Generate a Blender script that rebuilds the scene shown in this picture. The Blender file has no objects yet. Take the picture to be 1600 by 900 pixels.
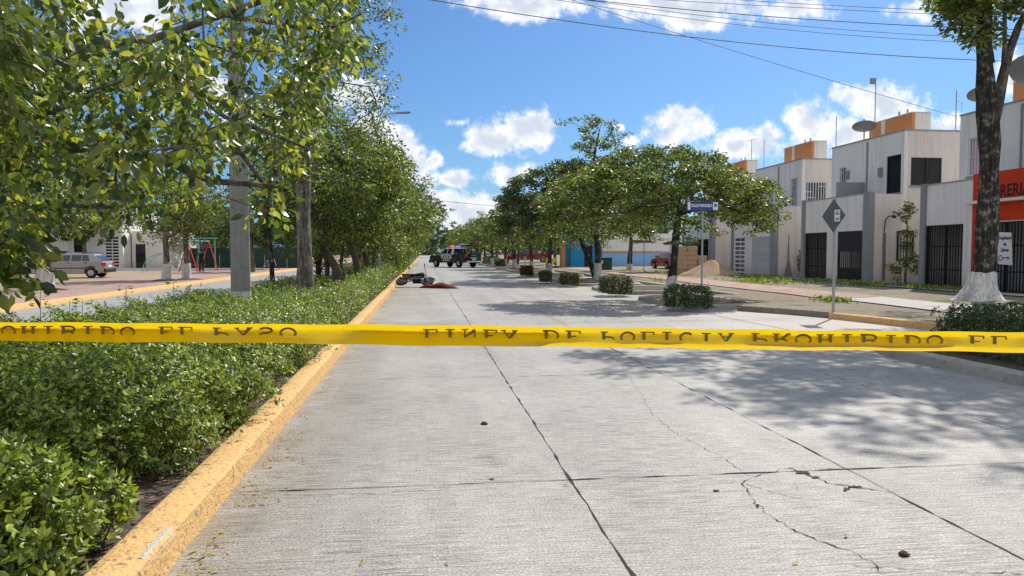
import bpy, math, random
import numpy as np
from mathutils import Vector, Matrix

SC = bpy.context.scene
R = math.radians
# ------------------------------------------------------------------ camera
EYE = 1.62
cam_d = bpy.data.cameras.new('camera')
cam = bpy.data.objects.new('camera', cam_d)
SC.collection.objects.link(cam)
cam_d.lens = 26.0; cam_d.sensor_width = 36.0
cam_d.clip_start = 0.05; cam_d.clip_end = 6000
cam.location = (0, 0, EYE)
cam.rotation_euler = (R(90 - 2.775), 0, R(-6.81))
SC.camera = cam
cam_d.dof.use_dof = False
# ------------------------------------------------------------------ exposure
SC.view_settings.view_transform = 'Standard'
SC.view_settings.look = 'None'
SC.view_settings.gamma = 1.0
SC.view_settings.use_curve_mapping = False
SC.view_settings.exposure = 0.30
SC.render.engine = 'CYCLES'
SC.cycles.max_bounces = 7
SC.cycles.diffuse_bounces = 3
SC.cycles.transmission_bounces = 4
SC.cycles.transparent_max_bounces = 8
SC.cycles.use_denoising = True
SC.cycles.sample_clamp_indirect = 6
# ------------------------------------------------------------------ sun and sky
SUN_EL, SUN_AZ = 46.0, math.degrees(math.atan2(0.64, 0.77))      # azimuth clockwise from +Y
sd = Vector((math.sin(R(SUN_AZ)) * math.cos(R(SUN_EL)), math.cos(R(SUN_AZ)) * math.cos(R(SUN_EL)), math.sin(R(SUN_EL))))
sun_d = bpy.data.lights.new('sun', 'SUN'); sun_d.energy = 4.2; sun_d.angle = R(0.53); sun_d.color = (1.0, 0.95, 0.87)
sun = bpy.data.objects.new('sun', sun_d); SC.collection.objects.link(sun)
sun.rotation_euler = sd.to_track_quat('Z', 'Y').to_euler()
sun.location = (30, 40, 60)

# pixel (of the 1600x900 photograph) -> world, used only to take measurements off the picture
F = 1600 * 26 / 36
CAMM = Matrix.Rotation(R(-6.81), 3, 'Z') @ Matrix.Rotation(R(90 - 2.775), 3, 'X')
def ray(px, py):
    return CAMM @ Vector(((px - 800) / F, (450 - py) / F, -1))
def G(px, py, z=0.0):                     # point on the level z
    d = ray(px, py); t = (z - EYE) / d.z
    return Vector((d.x * t, d.y * t, z))
def PY(px, py, y):                        # point in the plane at distance y along the road
    d = ray(px, py); t = y / d.y
    return Vector((d.x * t, y, EYE + d.z * t))
def PX(px, py, x):
    d = ray(px, py); t = x / d.x
    return Vector((x, d.y * t, EYE + d.z * t))

world = bpy.data.worlds.new('World'); SC.world = world; world.use_nodes = True
nt = world.node_tree; N = nt.nodes; Lk = nt.links
bg = N['Background']; bg.inputs['Strength'].default_value = 0.075
sky = N.new('ShaderNodeTexSky'); sky.sky_type = 'NISHITA'; sky.sun_disc = False
sky.sun_elevation = R(SUN_EL); sky.sun_rotation = R(SUN_AZ)
sky.altitude = 0; sky.air_density = 1.0; sky.dust_density = 0.9; sky.ozone_density = 3.0
def wmath(op, a, b=None, clamp=False):
    n = N.new('ShaderNodeMath'); n.operation = op; n.use_clamp = clamp
    for i, v in enumerate((a, b)):
        if v is None: continue
        if isinstance(v, (int, float)): n.inputs[i].default_value = v
        else: Lk.new(v, n.inputs[i])
    return n.outputs[0]
def wvec(op, a, b=None):
    n = N.new('ShaderNodeVectorMath'); n.operation = op
    for i, v in enumerate((a, b)):
        if v is None: continue
        if isinstance(v, (tuple, list)): n.inputs[i].default_value = v
        else: Lk.new(v, n.inputs[i])
    return n
tc = N.new('ShaderNodeTexCoord')
sp = N.new('ShaderNodeSeparateXYZ'); Lk.new(tc.outputs['Generated'], sp.inputs[0])
dy = wmath('MAXIMUM', sp.outputs['Y'], 0.08)
u = wmath('DIVIDE', sp.outputs['X'], dy); v = wmath('DIVIDE', sp.outputs['Z'], dy)
cmb = N.new('ShaderNodeCombineXYZ'); Lk.new(u, cmb.inputs[0]); Lk.new(v, cmb.inputs[1])
nz = N.new('ShaderNodeTexNoise'); nz.inputs['Scale'].default_value = 16; nz.inputs['Detail'].default_value = 5; nz.inputs['Roughness'].default_value = 0.55
Lk.new(cmb.outputs[0], nz.inputs['Vector'])
off = wvec('SUBTRACT', nz.outputs['Color'], (0.5, 0.5, 0.5))
off2 = wvec('MULTIPLY', off.outputs[0], (0.05, 0.04, 0.0))
pw = wvec('ADD', cmb.outputs[0], off2.outputs[0])
fb = N.new('ShaderNodeTexNoise'); fb.inputs['Scale'].default_value = 34; fb.inputs['Detail'].default_value = 9; fb.inputs['Roughness'].default_value = 0.68
Lk.new(cmb.outputs[0], fb.inputs['Vector'])
CLOUDS = [(770, 212, 42, 26), (825, 205, 46, 33), (805, 271, 48, 17), (1070, 196, 50, 30), (1050, 212, 40, 16), (1165, 226, 62, 24), (1195, 210, 28, 18),
          (1268, 200, 42, 40), (1320, 205, 70, 30), (1385, 168, 70, 38), (1330, 150, 30, 18), (1440, 225, 60, 20), (1450, 196, 70, 22), (622, 240, 34, 44), (650, 262, 26, 26), (705, 277, 42, 14), (676, 252, 11, 20),
          (820, 6, 96, 26), (1055, 8, 125, 30), (1085, 26, 60, 22), (1230, 12, 85, 16), (1425, 22, 45, 16), (730, 335, 62, 30), (730, 227, 16, 8), (1592, 118, 44, 42),
          (190, 18, 90, 34), (560, 140, 40, 22), (585, 205, 40, 30), (716, 187, 15, 7), (968, 194, 12, 6), (985, 219, 18, 7), (420, 200, 70, 40), (80, 120, 60, 40),
          (300, 130, 60, 40), (690, 310, 40, 16), (1150, -70, 120, 40), (600, -80, 140, 40)]
dens = None
for (px, py, rx, ry) in CLOUDS:
    d0 = ray(px, py); cu, cv = d0.x / d0.y, d0.z / d0.y
    a = wvec('SUBTRACT', pw.outputs[0], (cu, cv, 0))
    b = wvec('MULTIPLY', a.outputs[0], (F / rx / 1.22, F / ry / 1.2, 0))
    l = wvec('LENGTH', b.outputs[0]).outputs['Value']
    dd = wmath('SUBTRACT', 1.0, l)
    # small clouds get less depth
    dd = wmath('MULTIPLY', dd, min(1.0, 0.5 + ry / 50))
    dens = dd if dens is None else wmath('MAXIMUM', dens, dd)
# scattered clouds away from the photographed part of the sky
fz = N.new('ShaderNodeTexNoise'); fz.inputs['Scale'].default_value = 2.6; fz.inputs['Detail'].default_value = 4
Lk.new(tc.outputs['Generated'], fz.inputs['Vector'])
far = wmath('SUBTRACT', wmath('MULTIPLY', wmath('SUBTRACT', fz.outputs[0], 0.52), 5.0), wmath('MULTIPLY', wmath('SUBTRACT', sp.outputs['Y'], 0.25), 9.0))
far = wmath('MINIMUM', far, 1.0)
dens = wmath('MAXIMUM', dens, far)
dn = wmath('ADD', dens, wmath('MULTIPLY', wmath('SUBTRACT', fb.outputs[0], 0.5), 2.0))
mr = N.new('ShaderNodeMapRange'); mr.interpolation_type = 'SMOOTHERSTEP'
Lk.new(dn, mr.inputs['Value']); mr.inputs['From Min'].default_value = -0.12; mr.inputs['From Max'].default_value = 0.62
core = N.new('ShaderNodeMapRange'); core.interpolation_type = 'SMOOTHSTEP'
fb2 = N.new('ShaderNodeTexNoise'); fb2.inputs['Scale'].default_value = 30; fb2.inputs['Detail'].default_value = 6
sh = wvec('ADD', cmb.outputs[0], (0.0, 0.012, 0)); Lk.new(sh.outputs[0], fb2.inputs['Vector'])
cin = wmath('ADD', dens, wmath('MULTIPLY', wmath('SUBTRACT', fb2.outputs[0], 0.5), 2.6))
Lk.new(cin, core.inputs['Value']); core.inputs['From Min'].default_value = 0.2; core.inputs['From Max'].default_value = 1.0
cc = N.new('ShaderNodeMix'); cc.data_type = 'RGBA'
Lk.new(core.outputs[0], cc.inputs['Factor'])
cc.inputs['A'].default_value = (12.0, 12.0, 12.0, 1); cc.inputs['B'].default_value = (7.6, 8.3, 9.4, 1)
skc = N.new('ShaderNodeMix'); skc.data_type = 'RGBA'; skc.blend_type = 'MULTIPLY'; skc.inputs['Factor'].default_value = 1
Lk.new(sky.outputs[0], skc.inputs['A']); skc.inputs['B'].default_value = (1, 1, 1, 1)
mx = N.new('ShaderNodeMix'); mx.data_type = 'RGBA'
al = wmath('MULTIPLY', mr.outputs[0], 0.96)
# no clouds under the horizon
al = wmath('MULTIPLY', al, wmath('MULTIPLY', sp.outputs['Z'], 60.0, True))
Lk.new(al, mx.inputs['Factor']); Lk.new(skc.outputs['Result'], mx.inputs['A']); Lk.new(cc.outputs['Result'], mx.inputs['B'])
Lk.new(mx.outputs['Result'], bg.inputs['Color'])
SKYTINT = skc.inputs['B']
SKYTINT.default_value = (0.58, 0.89, 1.22, 1)

# ------------------------------------------------------------------ object helpers
COL = SC.collection
def tag(o, label=None, cat=None, group=None, kind=None):
    if label: o['label'] = label
    if cat: o['category'] = cat
    if group: o['group'] = group
    if kind: o['kind'] = kind
    return o
def empty(name, loc=(0, 0, 0), rz=0.0):
    o = bpy.data.objects.new(name, None); COL.objects.link(o)
    o.location = loc; o.rotation_euler = (0, 0, rz); o.empty_display_size = 0.2
    return o
def thing(name, label, cat, loc=(0, 0, 0), rz=0.0, group=None):
    return tag(empty(name, loc, rz), label, cat, group)
def copy_tree(o, parent=None):
    c = o.copy(); COL.objects.link(c)
    if parent: c.parent = parent
    for ch in list(o.children):
        copy_tree(ch, c)
    return c
def mesh_np(name, V, F_, mat, parent=None, smooth=False):
    """V (n,3) array, F_ (m,k) int array with constant k"""
    me = bpy.data.meshes.new(name)
    V = np.asarray(V, dtype=np.float32); F_ = np.asarray(F_, dtype=np.int32)
    m, k = F_.shape
    me.vertices.add(len(V)); me.vertices.foreach_set('co', V.ravel())
    me.loops.add(m * k); me.loops.foreach_set('vertex_index', F_.ravel())
    me.polygons.add(m); me.polygons.foreach_set('loop_start', np.arange(0, m * k, k, dtype=np.int32))
    me.polygons.foreach_set('loop_total', np.full(m, k, dtype=np.int32))
    me.update(calc_edges=True)
    if smooth: me.polygons.foreach_set('use_smooth', np.ones(m, dtype=bool))
    if mat: me.materials.append(mat)
    o = bpy.data.objects.new(name, me); COL.objects.link(o)
    if parent: o.parent = parent
    return o
class MB:
    def __init__(s): s.v = []; s.f = []; s.M = Matrix.Identity(4)
    def add(s, vs, fs):
        n = len(s.v); s.v += [tuple(s.M @ Vector(p)) for p in vs]; s.f += [tuple(i + n for i in f) for f in fs]; return s
    def box(s, x0, y0, z0, x1, y1, z1, bev=0.0):
        if bev:
            b = bev
            vs = []; 
            for z, k in ((z0, b), (z0 + b, 0), (z1 - b, 0), (z1, b)):
                vs += [(x0 + k, y0 + k + 0, z), (x1 - k, y0 + k, z), (x1 - k, y1 - k, z), (x0 + k, y1 - k, z)]
            fs = [(3, 2, 1, 0), (12, 13, 14, 15)]
            for l in range(3):
                for i in range(4):
                    j = (i + 1) % 4; fs.append((l * 4 + i, l * 4 + j, l * 4 + 4 + j, l * 4 + 4 + i))
            return s.add(vs, fs)
        return s.add([(x0, y0, z0), (x1, y0, z0), (x1, y1, z0), (x0, y1, z0), (x0, y0, z1), (x1, y0, z1), (x1, y1, z1), (x0, y1, z1)],
                     [(3, 2, 1, 0), (4, 5, 6, 7), (0, 1, 5, 4), (1, 2, 6, 5), (2, 3, 7, 6), (3, 0, 4, 7)])
    def tube(s, pts, rad, k=8, cap=True):
        pts = [Vector(p) for p in pts]; n = len(pts)
        if isinstance(rad, (int, float)): rad = [rad] * n
        vs = []; up = Vector((0, 0, 1)); pa = None
        for i, p in enumerate(pts):
            t = (pts[min(i + 1, n - 1)] - pts[max(i - 1, 0)]).normalized()
            if pa is None:
                a = t.cross(up)
                if a.length < 1e-3: a = t.cross(Vector((1, 0, 0)))
            else: a = pa - t * pa.dot(t)
            a.normalize(); pa = a; b = t.cross(a)
            for j in range(k):
                an = 2 * math.pi * j / k
                vs.append(p + (a * math.cos(an) + b * math.sin(an)) * rad[i])
        fs = []
        for i in range(n - 1):
            for j in range(k):
                q = (j + 1) % k; fs.append((i * k + j, i * k + q, i * k + k + q, i * k + k + j))
        if cap: fs.append(tuple(range(k - 1, -1, -1))); fs.append(tuple(range((n - 1) * k, n * k)))
        return s.add(vs, fs)
    def lathe(s, prof, k=20, axis='Z', c=(0, 0, 0)):
        vs = []; fs = []
        for r, h in prof:
            for j in range(k):
                an = 2 * math.pi * j / k; a, b = r * math.cos(an), r * math.sin(an)
                p = (a, b, h) if axis == 'Z' else ((h, a, b) if axis == 'X' else (b, h, a))
                vs.append((p[0] + c[0], p[1] + c[1], p[2] + c[2]))
        for i in range(len(prof) - 1):
            for j in range(k):
                q = (j + 1) % k; fs.append((i * k + j, i * k + q, i * k + k + q, i * k + k + j))
        fs.append(tuple(range(k - 1, -1, -1))); n = len(prof); fs.append(tuple(range((n - 1) * k, n * k)))
        return s.add(vs, fs)
    def prism(s, poly, h0, h1, axis='Z'):
        """poly 2D extruded; axis Z: (x,y)->z ; axis X: (y,z)->x ; axis Y: (x,z)->y"""
        def P(a, b, h): return (a, b, h) if axis == 'Z' else ((h, a, b) if axis == 'X' else (a, h, b))
        n = len(poly); vs = [P(a, b, h0) for a, b in poly] + [P(a, b, h1) for a, b in poly]
        fs = [tuple(range(n - 1, -1, -1)), tuple(range(n, 2 * n))] + [(i, (i + 1) % n, n + (i + 1) % n, n + i) for i in range(n)]
        return s.add(vs, fs)
    def build(s, name, mat, parent=None, smooth=False, loc=None):
        me = bpy.data.meshes.new(name); me.from_pydata(s.v, [], s.f); me.update()
        import bmesh
        bm = bmesh.new(); bm.from_mesh(me); bmesh.ops.recalc_face_normals(bm, faces=bm.faces[:]); bm.to_mesh(me); bm.free()
        if smooth:
            me.polygons.foreach_set('use_smooth', np.ones(len(me.polygons), dtype=bool))
        me.materials.append(mat)
        o = bpy.data.objects.new(name, me); COL.objects.link(o)
        if parent: o.parent = parent
        if loc: o.location = loc
        return o
def autosmooth(o, deg=35):
    me = o.data
    me.polygons.foreach_set('use_smooth', np.ones(len(me.polygons), dtype=bool))
    me.set_sharp_from_angle(angle=R(deg)); return o
def text_mesh(name, body, size, mat, parent=None, extr=0.003, loc=(0, 0, 0), rot=(0, 0, 0), sx=1.0, align='CENTER', bold=0.0):
    cu = bpy.data.curves.new(name, 'FONT'); cu.body = body; cu.size = size; cu.extrude = extr; cu.offset = bold
    cu.align_x = align; cu.align_y = 'CENTER'; cu.resolution_u = 3
    t = bpy.data.objects.new(name + '_tmp', cu); COL.objects.link(t)
    dg = bpy.context.evaluated_depsgraph_get(); dg.update()
    me = bpy.data.meshes.new_from_object(t.evaluated_get(dg)); me.name = name
    bpy.data.objects.remove(t); bpy.data.curves.remove(cu)
    me.materials.clear(); me.materials.append(mat)
    o = bpy.data.objects.new(name, me); COL.objects.link(o)
    if parent: o.parent = parent
    o.location = loc; o.rotation_euler = rot; o.scale = (sx, 1, 1)
    return o

# ------------------------------------------------------------------ materials
def newmat(name):
    m = bpy.data.materials.new(name); m.use_nodes = True
    return m, m.node_tree.nodes, m.node_tree.links, m.node_tree.nodes['Principled BSDF']
def mk(nodes, t, **kw):
    n = nodes.new(t)
    for k, v_ in kw.items():
        if k in n.inputs: n.inputs[k].default_value = v_
        else: setattr(n, k, v_)
    return n
def c4(c): return (c[0], c[1], c[2], 1)
def mat(name, col, rough=0.75, var=0.12, scale=3.0, bump=0.0, bscale=40.0, metal=0.0, spec=0.4, dirt=None, dscale=1.2, dlo=0.55, dhi=0.75, alpha=None, coat=0.0, emis=None):
    m, n, l, b = newmat(name)
    g = mk(n, 'ShaderNodeNewGeometry')
    t = mk(n, 'ShaderNodeTexNoise'); t.inputs['Scale'].default_value = scale; t.inputs['Detail'].default_value = 6
    l.new(g.outputs['Position'], t.inputs['Vector'])
    rp = mk(n, 'ShaderNodeMix', data_type='RGBA')
    rp.inputs['A'].default_value = c4([x * (1 - var) for x in col]); rp.inputs['B'].default_value = c4([min(1, x * (1 + var)) for x in col])
    l.new(t.outputs[0], rp.inputs['Factor']); out = rp.outputs['Result']
    if dirt:
        d = mk(n, 'ShaderNodeTexNoise'); d.inputs['Scale'].default_value = dscale; d.inputs['Detail'].default_value = 7; d.inputs['Roughness'].default_value = 0.65
        l.new(g.outputs['Position'], d.inputs['Vector'])
        mr_ = mk(n, 'ShaderNodeMapRange'); l.new(d.outputs[0], mr_.inputs['Value'])
        mr_.inputs['From Min'].default_value = dlo; mr_.inputs['From Max'].default_value = dhi
        mm = mk(n, 'ShaderNodeMix', data_type='RGBA'); l.new(mr_.outputs[0], mm.inputs['Factor']); l.new(out, mm.inputs['A']); mm.inputs['B'].default_value = c4(dirt)
        out = mm.outputs['Result']
    l.new(out, b.inputs['Base Color'])
    b.inputs['Roughness'].default_value = rough; b.inputs['Metallic'].default_value = metal; b.inputs['Specular IOR Level'].default_value = spec
    b.inputs['Coat Weight'].default_value = coat
    if bump:
        t2 = mk(n, 'ShaderNodeTexNoise'); t2.inputs['Scale'].default_value = bscale; t2.inputs['Detail'].default_value = 5
        l.new(g.outputs['Position'], t2.inputs['Vector'])
        bp = mk(n, 'ShaderNodeBump'); bp.inputs['Strength'].default_value = bump; bp.inputs['Distance'].default_value = 0.02
        l.new(t2.outputs[0], bp.inputs['Height']); l.new(bp.outputs[0], b.inputs['Normal'])
    if emis:
        b.inputs['Emission Color'].default_value = c4(emis); b.inputs['Emission Strength'].default_value = 0.35
    return m
def leafmat(name, cols, trans, tf=0.4, rough=0.42, spec=0.45, stops=None):
    m, n, l, b = newmat(name)
    g = mk(n, 'ShaderNodeNewGeometry')
    rp = mk(n, 'ShaderNodeValToRGB'); l.new(g.outputs['Random Per Island'], rp.inputs[0])
    e = rp.color_ramp.elements
    while len(e) < len(cols): e.new(0.5)
    for i, c in enumerate(cols):
        e[i].position = stops[i] if stops else i / (len(cols) - 1); e[i].color = c4(c)
    l.new(rp.outputs[0], b.inputs['Base Color'])
    b.inputs['Roughness'].default_value = rough; b.inputs['Specular IOR Level'].default_value = spec
    tr = mk(n, 'ShaderNodeBsdfTranslucent')
    mu = mk(n, 'ShaderNodeMix', data_type='RGBA', blend_type='MULTIPLY'); mu.inputs['Factor'].default_value = 1
    l.new(rp.outputs[0], mu.inputs['A']); mu.inputs['B'].default_value = c4(trans); l.new(mu.outputs['Result'], tr.inputs[0])
    ms = mk(n, 'ShaderNodeMixShader'); ms.inputs[0].default_value = tf
    l.new(b.outputs[0], ms.inputs[1]); l.new(tr.outputs[0], ms.inputs[2])
    l.new(ms.outputs[0], n['Material Output'].inputs['Surface'])
    return m
def grad_wall(name, col, stain=(0.3, 0.28, 0.26), amt=0.5):
    """painted render wall: big soft variation, vertical streaks, grime at the foot"""
    m, n, l, b = newmat(name)
    g = mk(n, 'ShaderNodeNewGeometry')
    mp = mk(n, 'ShaderNodeMapping'); mp.inputs['Scale'].default_value = (3.2, 3.2, 0.22); l.new(g.outputs['Position'], mp.inputs[0])
    t = mk(n, 'ShaderNodeTexNoise'); t.inputs['Scale'].default_value = 1.6; t.inputs['Detail'].default_value = 8; t.inputs['Roughness'].default_value = 0.7
    l.new(mp.outputs[0], t.inputs['Vector'])
    mr1 = mk(n, 'ShaderNodeMapRange'); l.new(t.outputs[0], mr1.inputs['Value']); mr1.inputs['From Min'].default_value = 0.48; mr1.inputs['From Max'].default_value = 0.74; mr1.inputs['To Max'].default_value = amt
    t2 = mk(n, 'ShaderNodeTexNoise'); t2.inputs['Scale'].default_value = 0.7; t2.inputs['Detail'].default_value = 5; l.new(g.outputs['Position'], t2.inputs['Vector'])
    base = mk(n, 'ShaderNodeMix', data_type='RGBA'); base.inputs['A'].default_value = c4([x * 0.9 for x in col]); base.inputs['B'].default_value = c4([min(.9, x * 1.06) for x in col])
    l.new(t2.outputs[0], base.inputs['Factor'])
    m1 = mk(n, 'ShaderNodeMix', data_type='RGBA'); l.new(mr1.outputs[0], m1.inputs['Factor']); l.new(base.outputs['Result'], m1.inputs['A']); m1.inputs['B'].default_value = c4(stain)
    s = mk(n, 'ShaderNodeSeparateXYZ'); l.new(g.outputs['Position'], s.inputs[0])
    mr2 = mk(n, 'ShaderNodeMapRange'); l.new(s.outputs['Z'], mr2.inputs['Value']); mr2.inputs['From Min'].default_value = 0.9; mr2.inputs['From Max'].default_value = 0.3; mr2.inputs['To Max'].default_value = 0.7
    mu = mk(n, 'ShaderNodeMath', operation='MULTIPLY'); l.new(mr2.outputs[0], mu.inputs[0]); l.new(t2.outputs[0], mu.inputs[1])
    m2 = mk(n, 'ShaderNodeMix', data_type='RGBA'); l.new(mu.outputs[0], m2.inputs['Factor']); l.new(m1.outputs['Result'], m2.inputs['A']); m2.inputs['B'].default_value = c4([x * 0.8 for x in stain])
    l.new(m2.outputs['Result'], b.inputs['Base Color']); b.inputs['Roughness'].default_value = 0.85; b.inputs['Specular IOR Level'].default_value = 0.2
    t3 = mk(n, 'ShaderNodeTexNoise'); t3.inputs['Scale'].default_value = 30; l.new(g.outputs['Position'], t3.inputs['Vector'])
    bp = mk(n, 'ShaderNodeBump'); bp.inputs['Strength'].default_value = 0.25; bp.inputs['Distance'].default_value = 0.01
    l.new(t3.outputs[0], bp.inputs['Height']); l.new(bp.outputs[0], b.inputs['Normal'])
    return m
M = {}
M['white_wall'] = grad_wall('painted white render', (0.78, 0.76, 0.73), (0.34, 0.31, 0.28), 0.38)
M['cream_wall'] = grad_wall('painted cream render', (0.72, 0.68, 0.62))
M['pink_wall'] = grad_wall('painted pinkish render', (0.71, 0.64, 0.59))
M['orange_wall'] = grad_wall('painted orange render', (0.62, 0.26, 0.10), (0.35, 0.18, 0.1), 0.3)
M['red_wall'] = grad_wall('painted red render', (0.62, 0.055, 0.02), (0.3, 0.05, 0.03), 0.3)
M['blue_wall'] = grad_wall('painted sky blue render', (0.26, 0.50, 0.80), (0.25, 0.32, 0.4), 0.4)
M['grey_render'] = grad_wall('grey cement render', (0.32, 0.33, 0.34), (0.15, 0.15, 0.15), 0.5)
M['pilaster'] = mat('grey grooved pilaster', (0.27, 0.28, 0.29), 0.8, 0.1, 6, bump=0.3)
M['iron_black'] = mat('black painted iron', (0.015, 0.015, 0.018), 0.5, 0.2)
M['iron_white'] = mat('white painted iron', (0.72, 0.73, 0.75), 0.5, 0.05)
M['dark_inside'] = mat('dark interior', (0.03, 0.03, 0.032), 0.9, 0.3)
M['glass'] = mat('window glass', (0.03, 0.04, 0.05), 0.08, 0.1, spec=0.8)
M['curtain'] = mat('pale curtain', (0.5, 0.48, 0.45), 0.9, 0.2, 8)
M['pale_pink'] = mat('pink curtain', (0.72, 0.42, 0.5), 0.9, 0.1, 8)
M['galv'] = mat('galvanised steel', (0.35, 0.36, 0.37), 0.45, 0.15, 5, metal=0.6)
M['dish'] = mat('grey dish paint', (0.25, 0.25, 0.25), 0.6, 0.1)
M['concrete_pole'] = mat('weathered concrete pole', (0.24, 0.235, 0.22), 0.9, 0.25, 5, bump=0.5, bscale=25, dirt=(0.1, 0.095, 0.085), dscale=2.5, dlo=0.5, dhi=0.75)
M['bark'] = mat('grey brown bark', (0.15, 0.125, 0.10), 0.95, 0.45, 14, bump=1.0, bscale=30, dirt=(0.33, 0.31, 0.27), dscale=6, dlo=0.55, dhi=0.7)
M['bark_dark'] = mat('dark lichen bark', (0.025, 0.022, 0.02), 0.95, 0.4, 14, bump=1.0, bscale=24, dirt=(0.36, 0.34, 0.30), dscale=9, dlo=0.58, dhi=0.66)
M['bark_brown'] = mat('smooth brown bark', (0.10, 0.075, 0.055), 0.9, 0.4, 9, bump=0.5, bscale=30)
def bark_mat(name, dark, light, dirt, stretch=(9, 9, 1.3), lo=.5, hi=.62):
    m, n, l, b = newmat(name)
    g = mk(n, 'ShaderNodeNewGeometry'); mp = mk(n, 'ShaderNodeMapping'); mp.inputs['Scale'].default_value = stretch; l.new(g.outputs['Position'], mp.inputs[0])
    t = mk(n, 'ShaderNodeTexNoise'); t.inputs['Scale'].default_value = 1.6; t.inputs['Detail'].default_value = 9; t.inputs['Roughness'].default_value = .72; l.new(mp.outputs[0], t.inputs['Vector'])
    t2 = mk(n, 'ShaderNodeTexNoise'); t2.inputs['Scale'].default_value = 5; t2.inputs['Detail'].default_value = 8; t2.inputs['Roughness'].default_value = .7; l.new(g.outputs['Position'], t2.inputs['Vector'])
    a = mk(n, 'ShaderNodeMapRange'); l.new(t.outputs[0], a.inputs[0]); a.inputs[1].default_value = .38; a.inputs[2].default_value = .66
    c = mk(n, 'ShaderNodeMapRange'); l.new(t2.outputs[0], c.inputs[0]); c.inputs[1].default_value = lo; c.inputs[2].default_value = hi
    q = mk(n, 'ShaderNodeMath', operation='MULTIPLY'); l.new(a.outputs[0], q.inputs[0]); l.new(c.outputs[0], q.inputs[1])
    m1 = mk(n, 'ShaderNodeMix', data_type='RGBA'); l.new(a.outputs[0], m1.inputs['Factor']); m1.inputs['A'].default_value = c4(dark); m1.inputs['B'].default_value = c4(light)
    m2 = mk(n, 'ShaderNodeMix', data_type='RGBA'); l.new(q.outputs[0], m2.inputs['Factor']); l.new(m1.outputs['Result'], m2.inputs['A']); m2.inputs['B'].default_value = c4(dirt)
    l.new(m2.outputs['Result'], b.inputs['Base Color']); b.inputs['Roughness'].default_value = .95; b.inputs['Specular IOR Level'].default_value = .2
    bp = mk(n, 'ShaderNodeBump'); bp.inputs['Strength'].default_value = 1; bp.inputs['Distance'].default_value = .03; l.new(t.outputs[0], bp.inputs['Height']); l.new(bp.outputs[0], b.inputs['Normal'])
    return m
M['bark_dark'] = bark_mat('dark streaked bark with pale lichen', (.018, .015, .013), (.075, .065, .055), (.40, .38, .34))
M['bark'] = bark_mat('mottled grey bark', (.055, .045, .036), (.19, .165, .14), (.36, .34, .30), lo=.46, hi=.6)
M['whitewash'] = mat('whitewashed bark', (0.72, 0.70, 0.66), 0.9, 0.1, 10)
M['whitewash'] = bark_mat('whitewashed bark', (.40, .37, .33), (.78, .76, .72), (.80, .79, .76), (11, 11, 1.5), .4, .6)
M['kerb_paint'] = mat('worn ochre kerb paint', (0.66, 0.41, 0.165), 0.9, 0.2, 5, bump=0.9, bscale=38, dirt=(0.22, 0.16, 0.10), dscale=22, dlo=0.555, dhi=0.66)
M['kerb_bare'] = mat('chipped kerb concrete', (0.50, 0.46, 0.40), 0.9, 0.2, 20, bump=0.8, bscale=60)
M['kerb_grey'] = mat('grey kerb concrete', (0.33, 0.31, 0.27), 0.9, 0.2, 6, bump=0.5, dirt=(0.3, 0.2, 0.07), dscale=4, dlo=0.55, dhi=0.7)
M['soil'] = mat('dark planter soil', (0.075, 0.055, 0.04), 0.95, 0.5, 12, bump=1.0, bscale=35, dirt=(0.2, 0.15, 0.1), dscale=25, dlo=0.55, dhi=0.62)
M['crack'] = mat('dark crack', (0.035, 0.033, 0.03), 1.0, 0.3, 30)
M['red_path'] = mat('reddish paving', (0.34, 0.20, 0.16), 0.9, 0.2, 3, bump=0.3, bscale=20, dirt=(0.36, 0.29, 0.23), dscale=1.3, dlo=0.42, dhi=0.62)
M['pale_path'] = mat('pale concrete path', (0.42, 0.39, 0.35), 0.9, 0.14, 3, bump=0.3, dirt=(0.3, 0.26, 0.2), dscale=1.3)
M['tyre'] = mat('tyre rubber', (0.02, 0.02, 0.02), 0.85, 0.2)
M['rim'] = mat('alloy rim', (0.4, 0.4, 0.42), 0.35, 0.1, metal=0.8)
M['leaf_back'] = leafmat('glossy broad leaf', [(0.018, 0.036, 0.012), (0.035, 0.065, 0.016), (0.10, 0.135, 0.03), (0.20, 0.22, 0.055)], (3.7, 3.3, 1.1), 0.44, 0.33, 0.6)
M['leaf_long'] = leafmat('long narrow leaf', [(0.035, 0.065, 0.015), (0.11, 0.15, 0.03)], (2.4, 2.0, 0.9), 0.4, 0.35, 0.5)
M['leaf_row'] = leafmat('median tree leaf', [(0.018, 0.038, 0.010), (0.05, 0.09, 0.018), (0.125, 0.175, 0.035), (0.27, 0.28, 0.07)], (2.2, 2.1, 0.8), 0.34, 0.40, 0.5)
M['leaf_umb'] = leafmat('almond tree leaf', [(0.025, 0.045, 0.012), (0.10, 0.145, 0.03), (0.27, 0.30, 0.09)], (2.2, 2.1, 0.7), 0.32, 0.40, 0.5)
M['leaf_dark'] = leafmat('dark tree leaf', [(0.016, 0.03, 0.010), (0.045, 0.075, 0.018), (0.14, 0.17, 0.045)], (2.0, 2.0, 0.7), 0.26, 0.36, 0.6)
M['leaf_far'] = leafmat('distant foliage', [(0.03, 0.06, 0.02), (0.06, 0.10, 0.03), (0.10, 0.13, 0.04)], (1.8, 1.9, 0.9), 0.3, 0.6, 0.3)
M['leaf_hedge'] = leafmat('hedge leaf', [(0.024, 0.05, 0.010), (0.10, 0.16, 0.022), (0.26, 0.34, 0.04), (0.42, 0.48, 0.10)], (1.8, 1.6, 0.6), 0.24, 0.40, 0.5)
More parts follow.
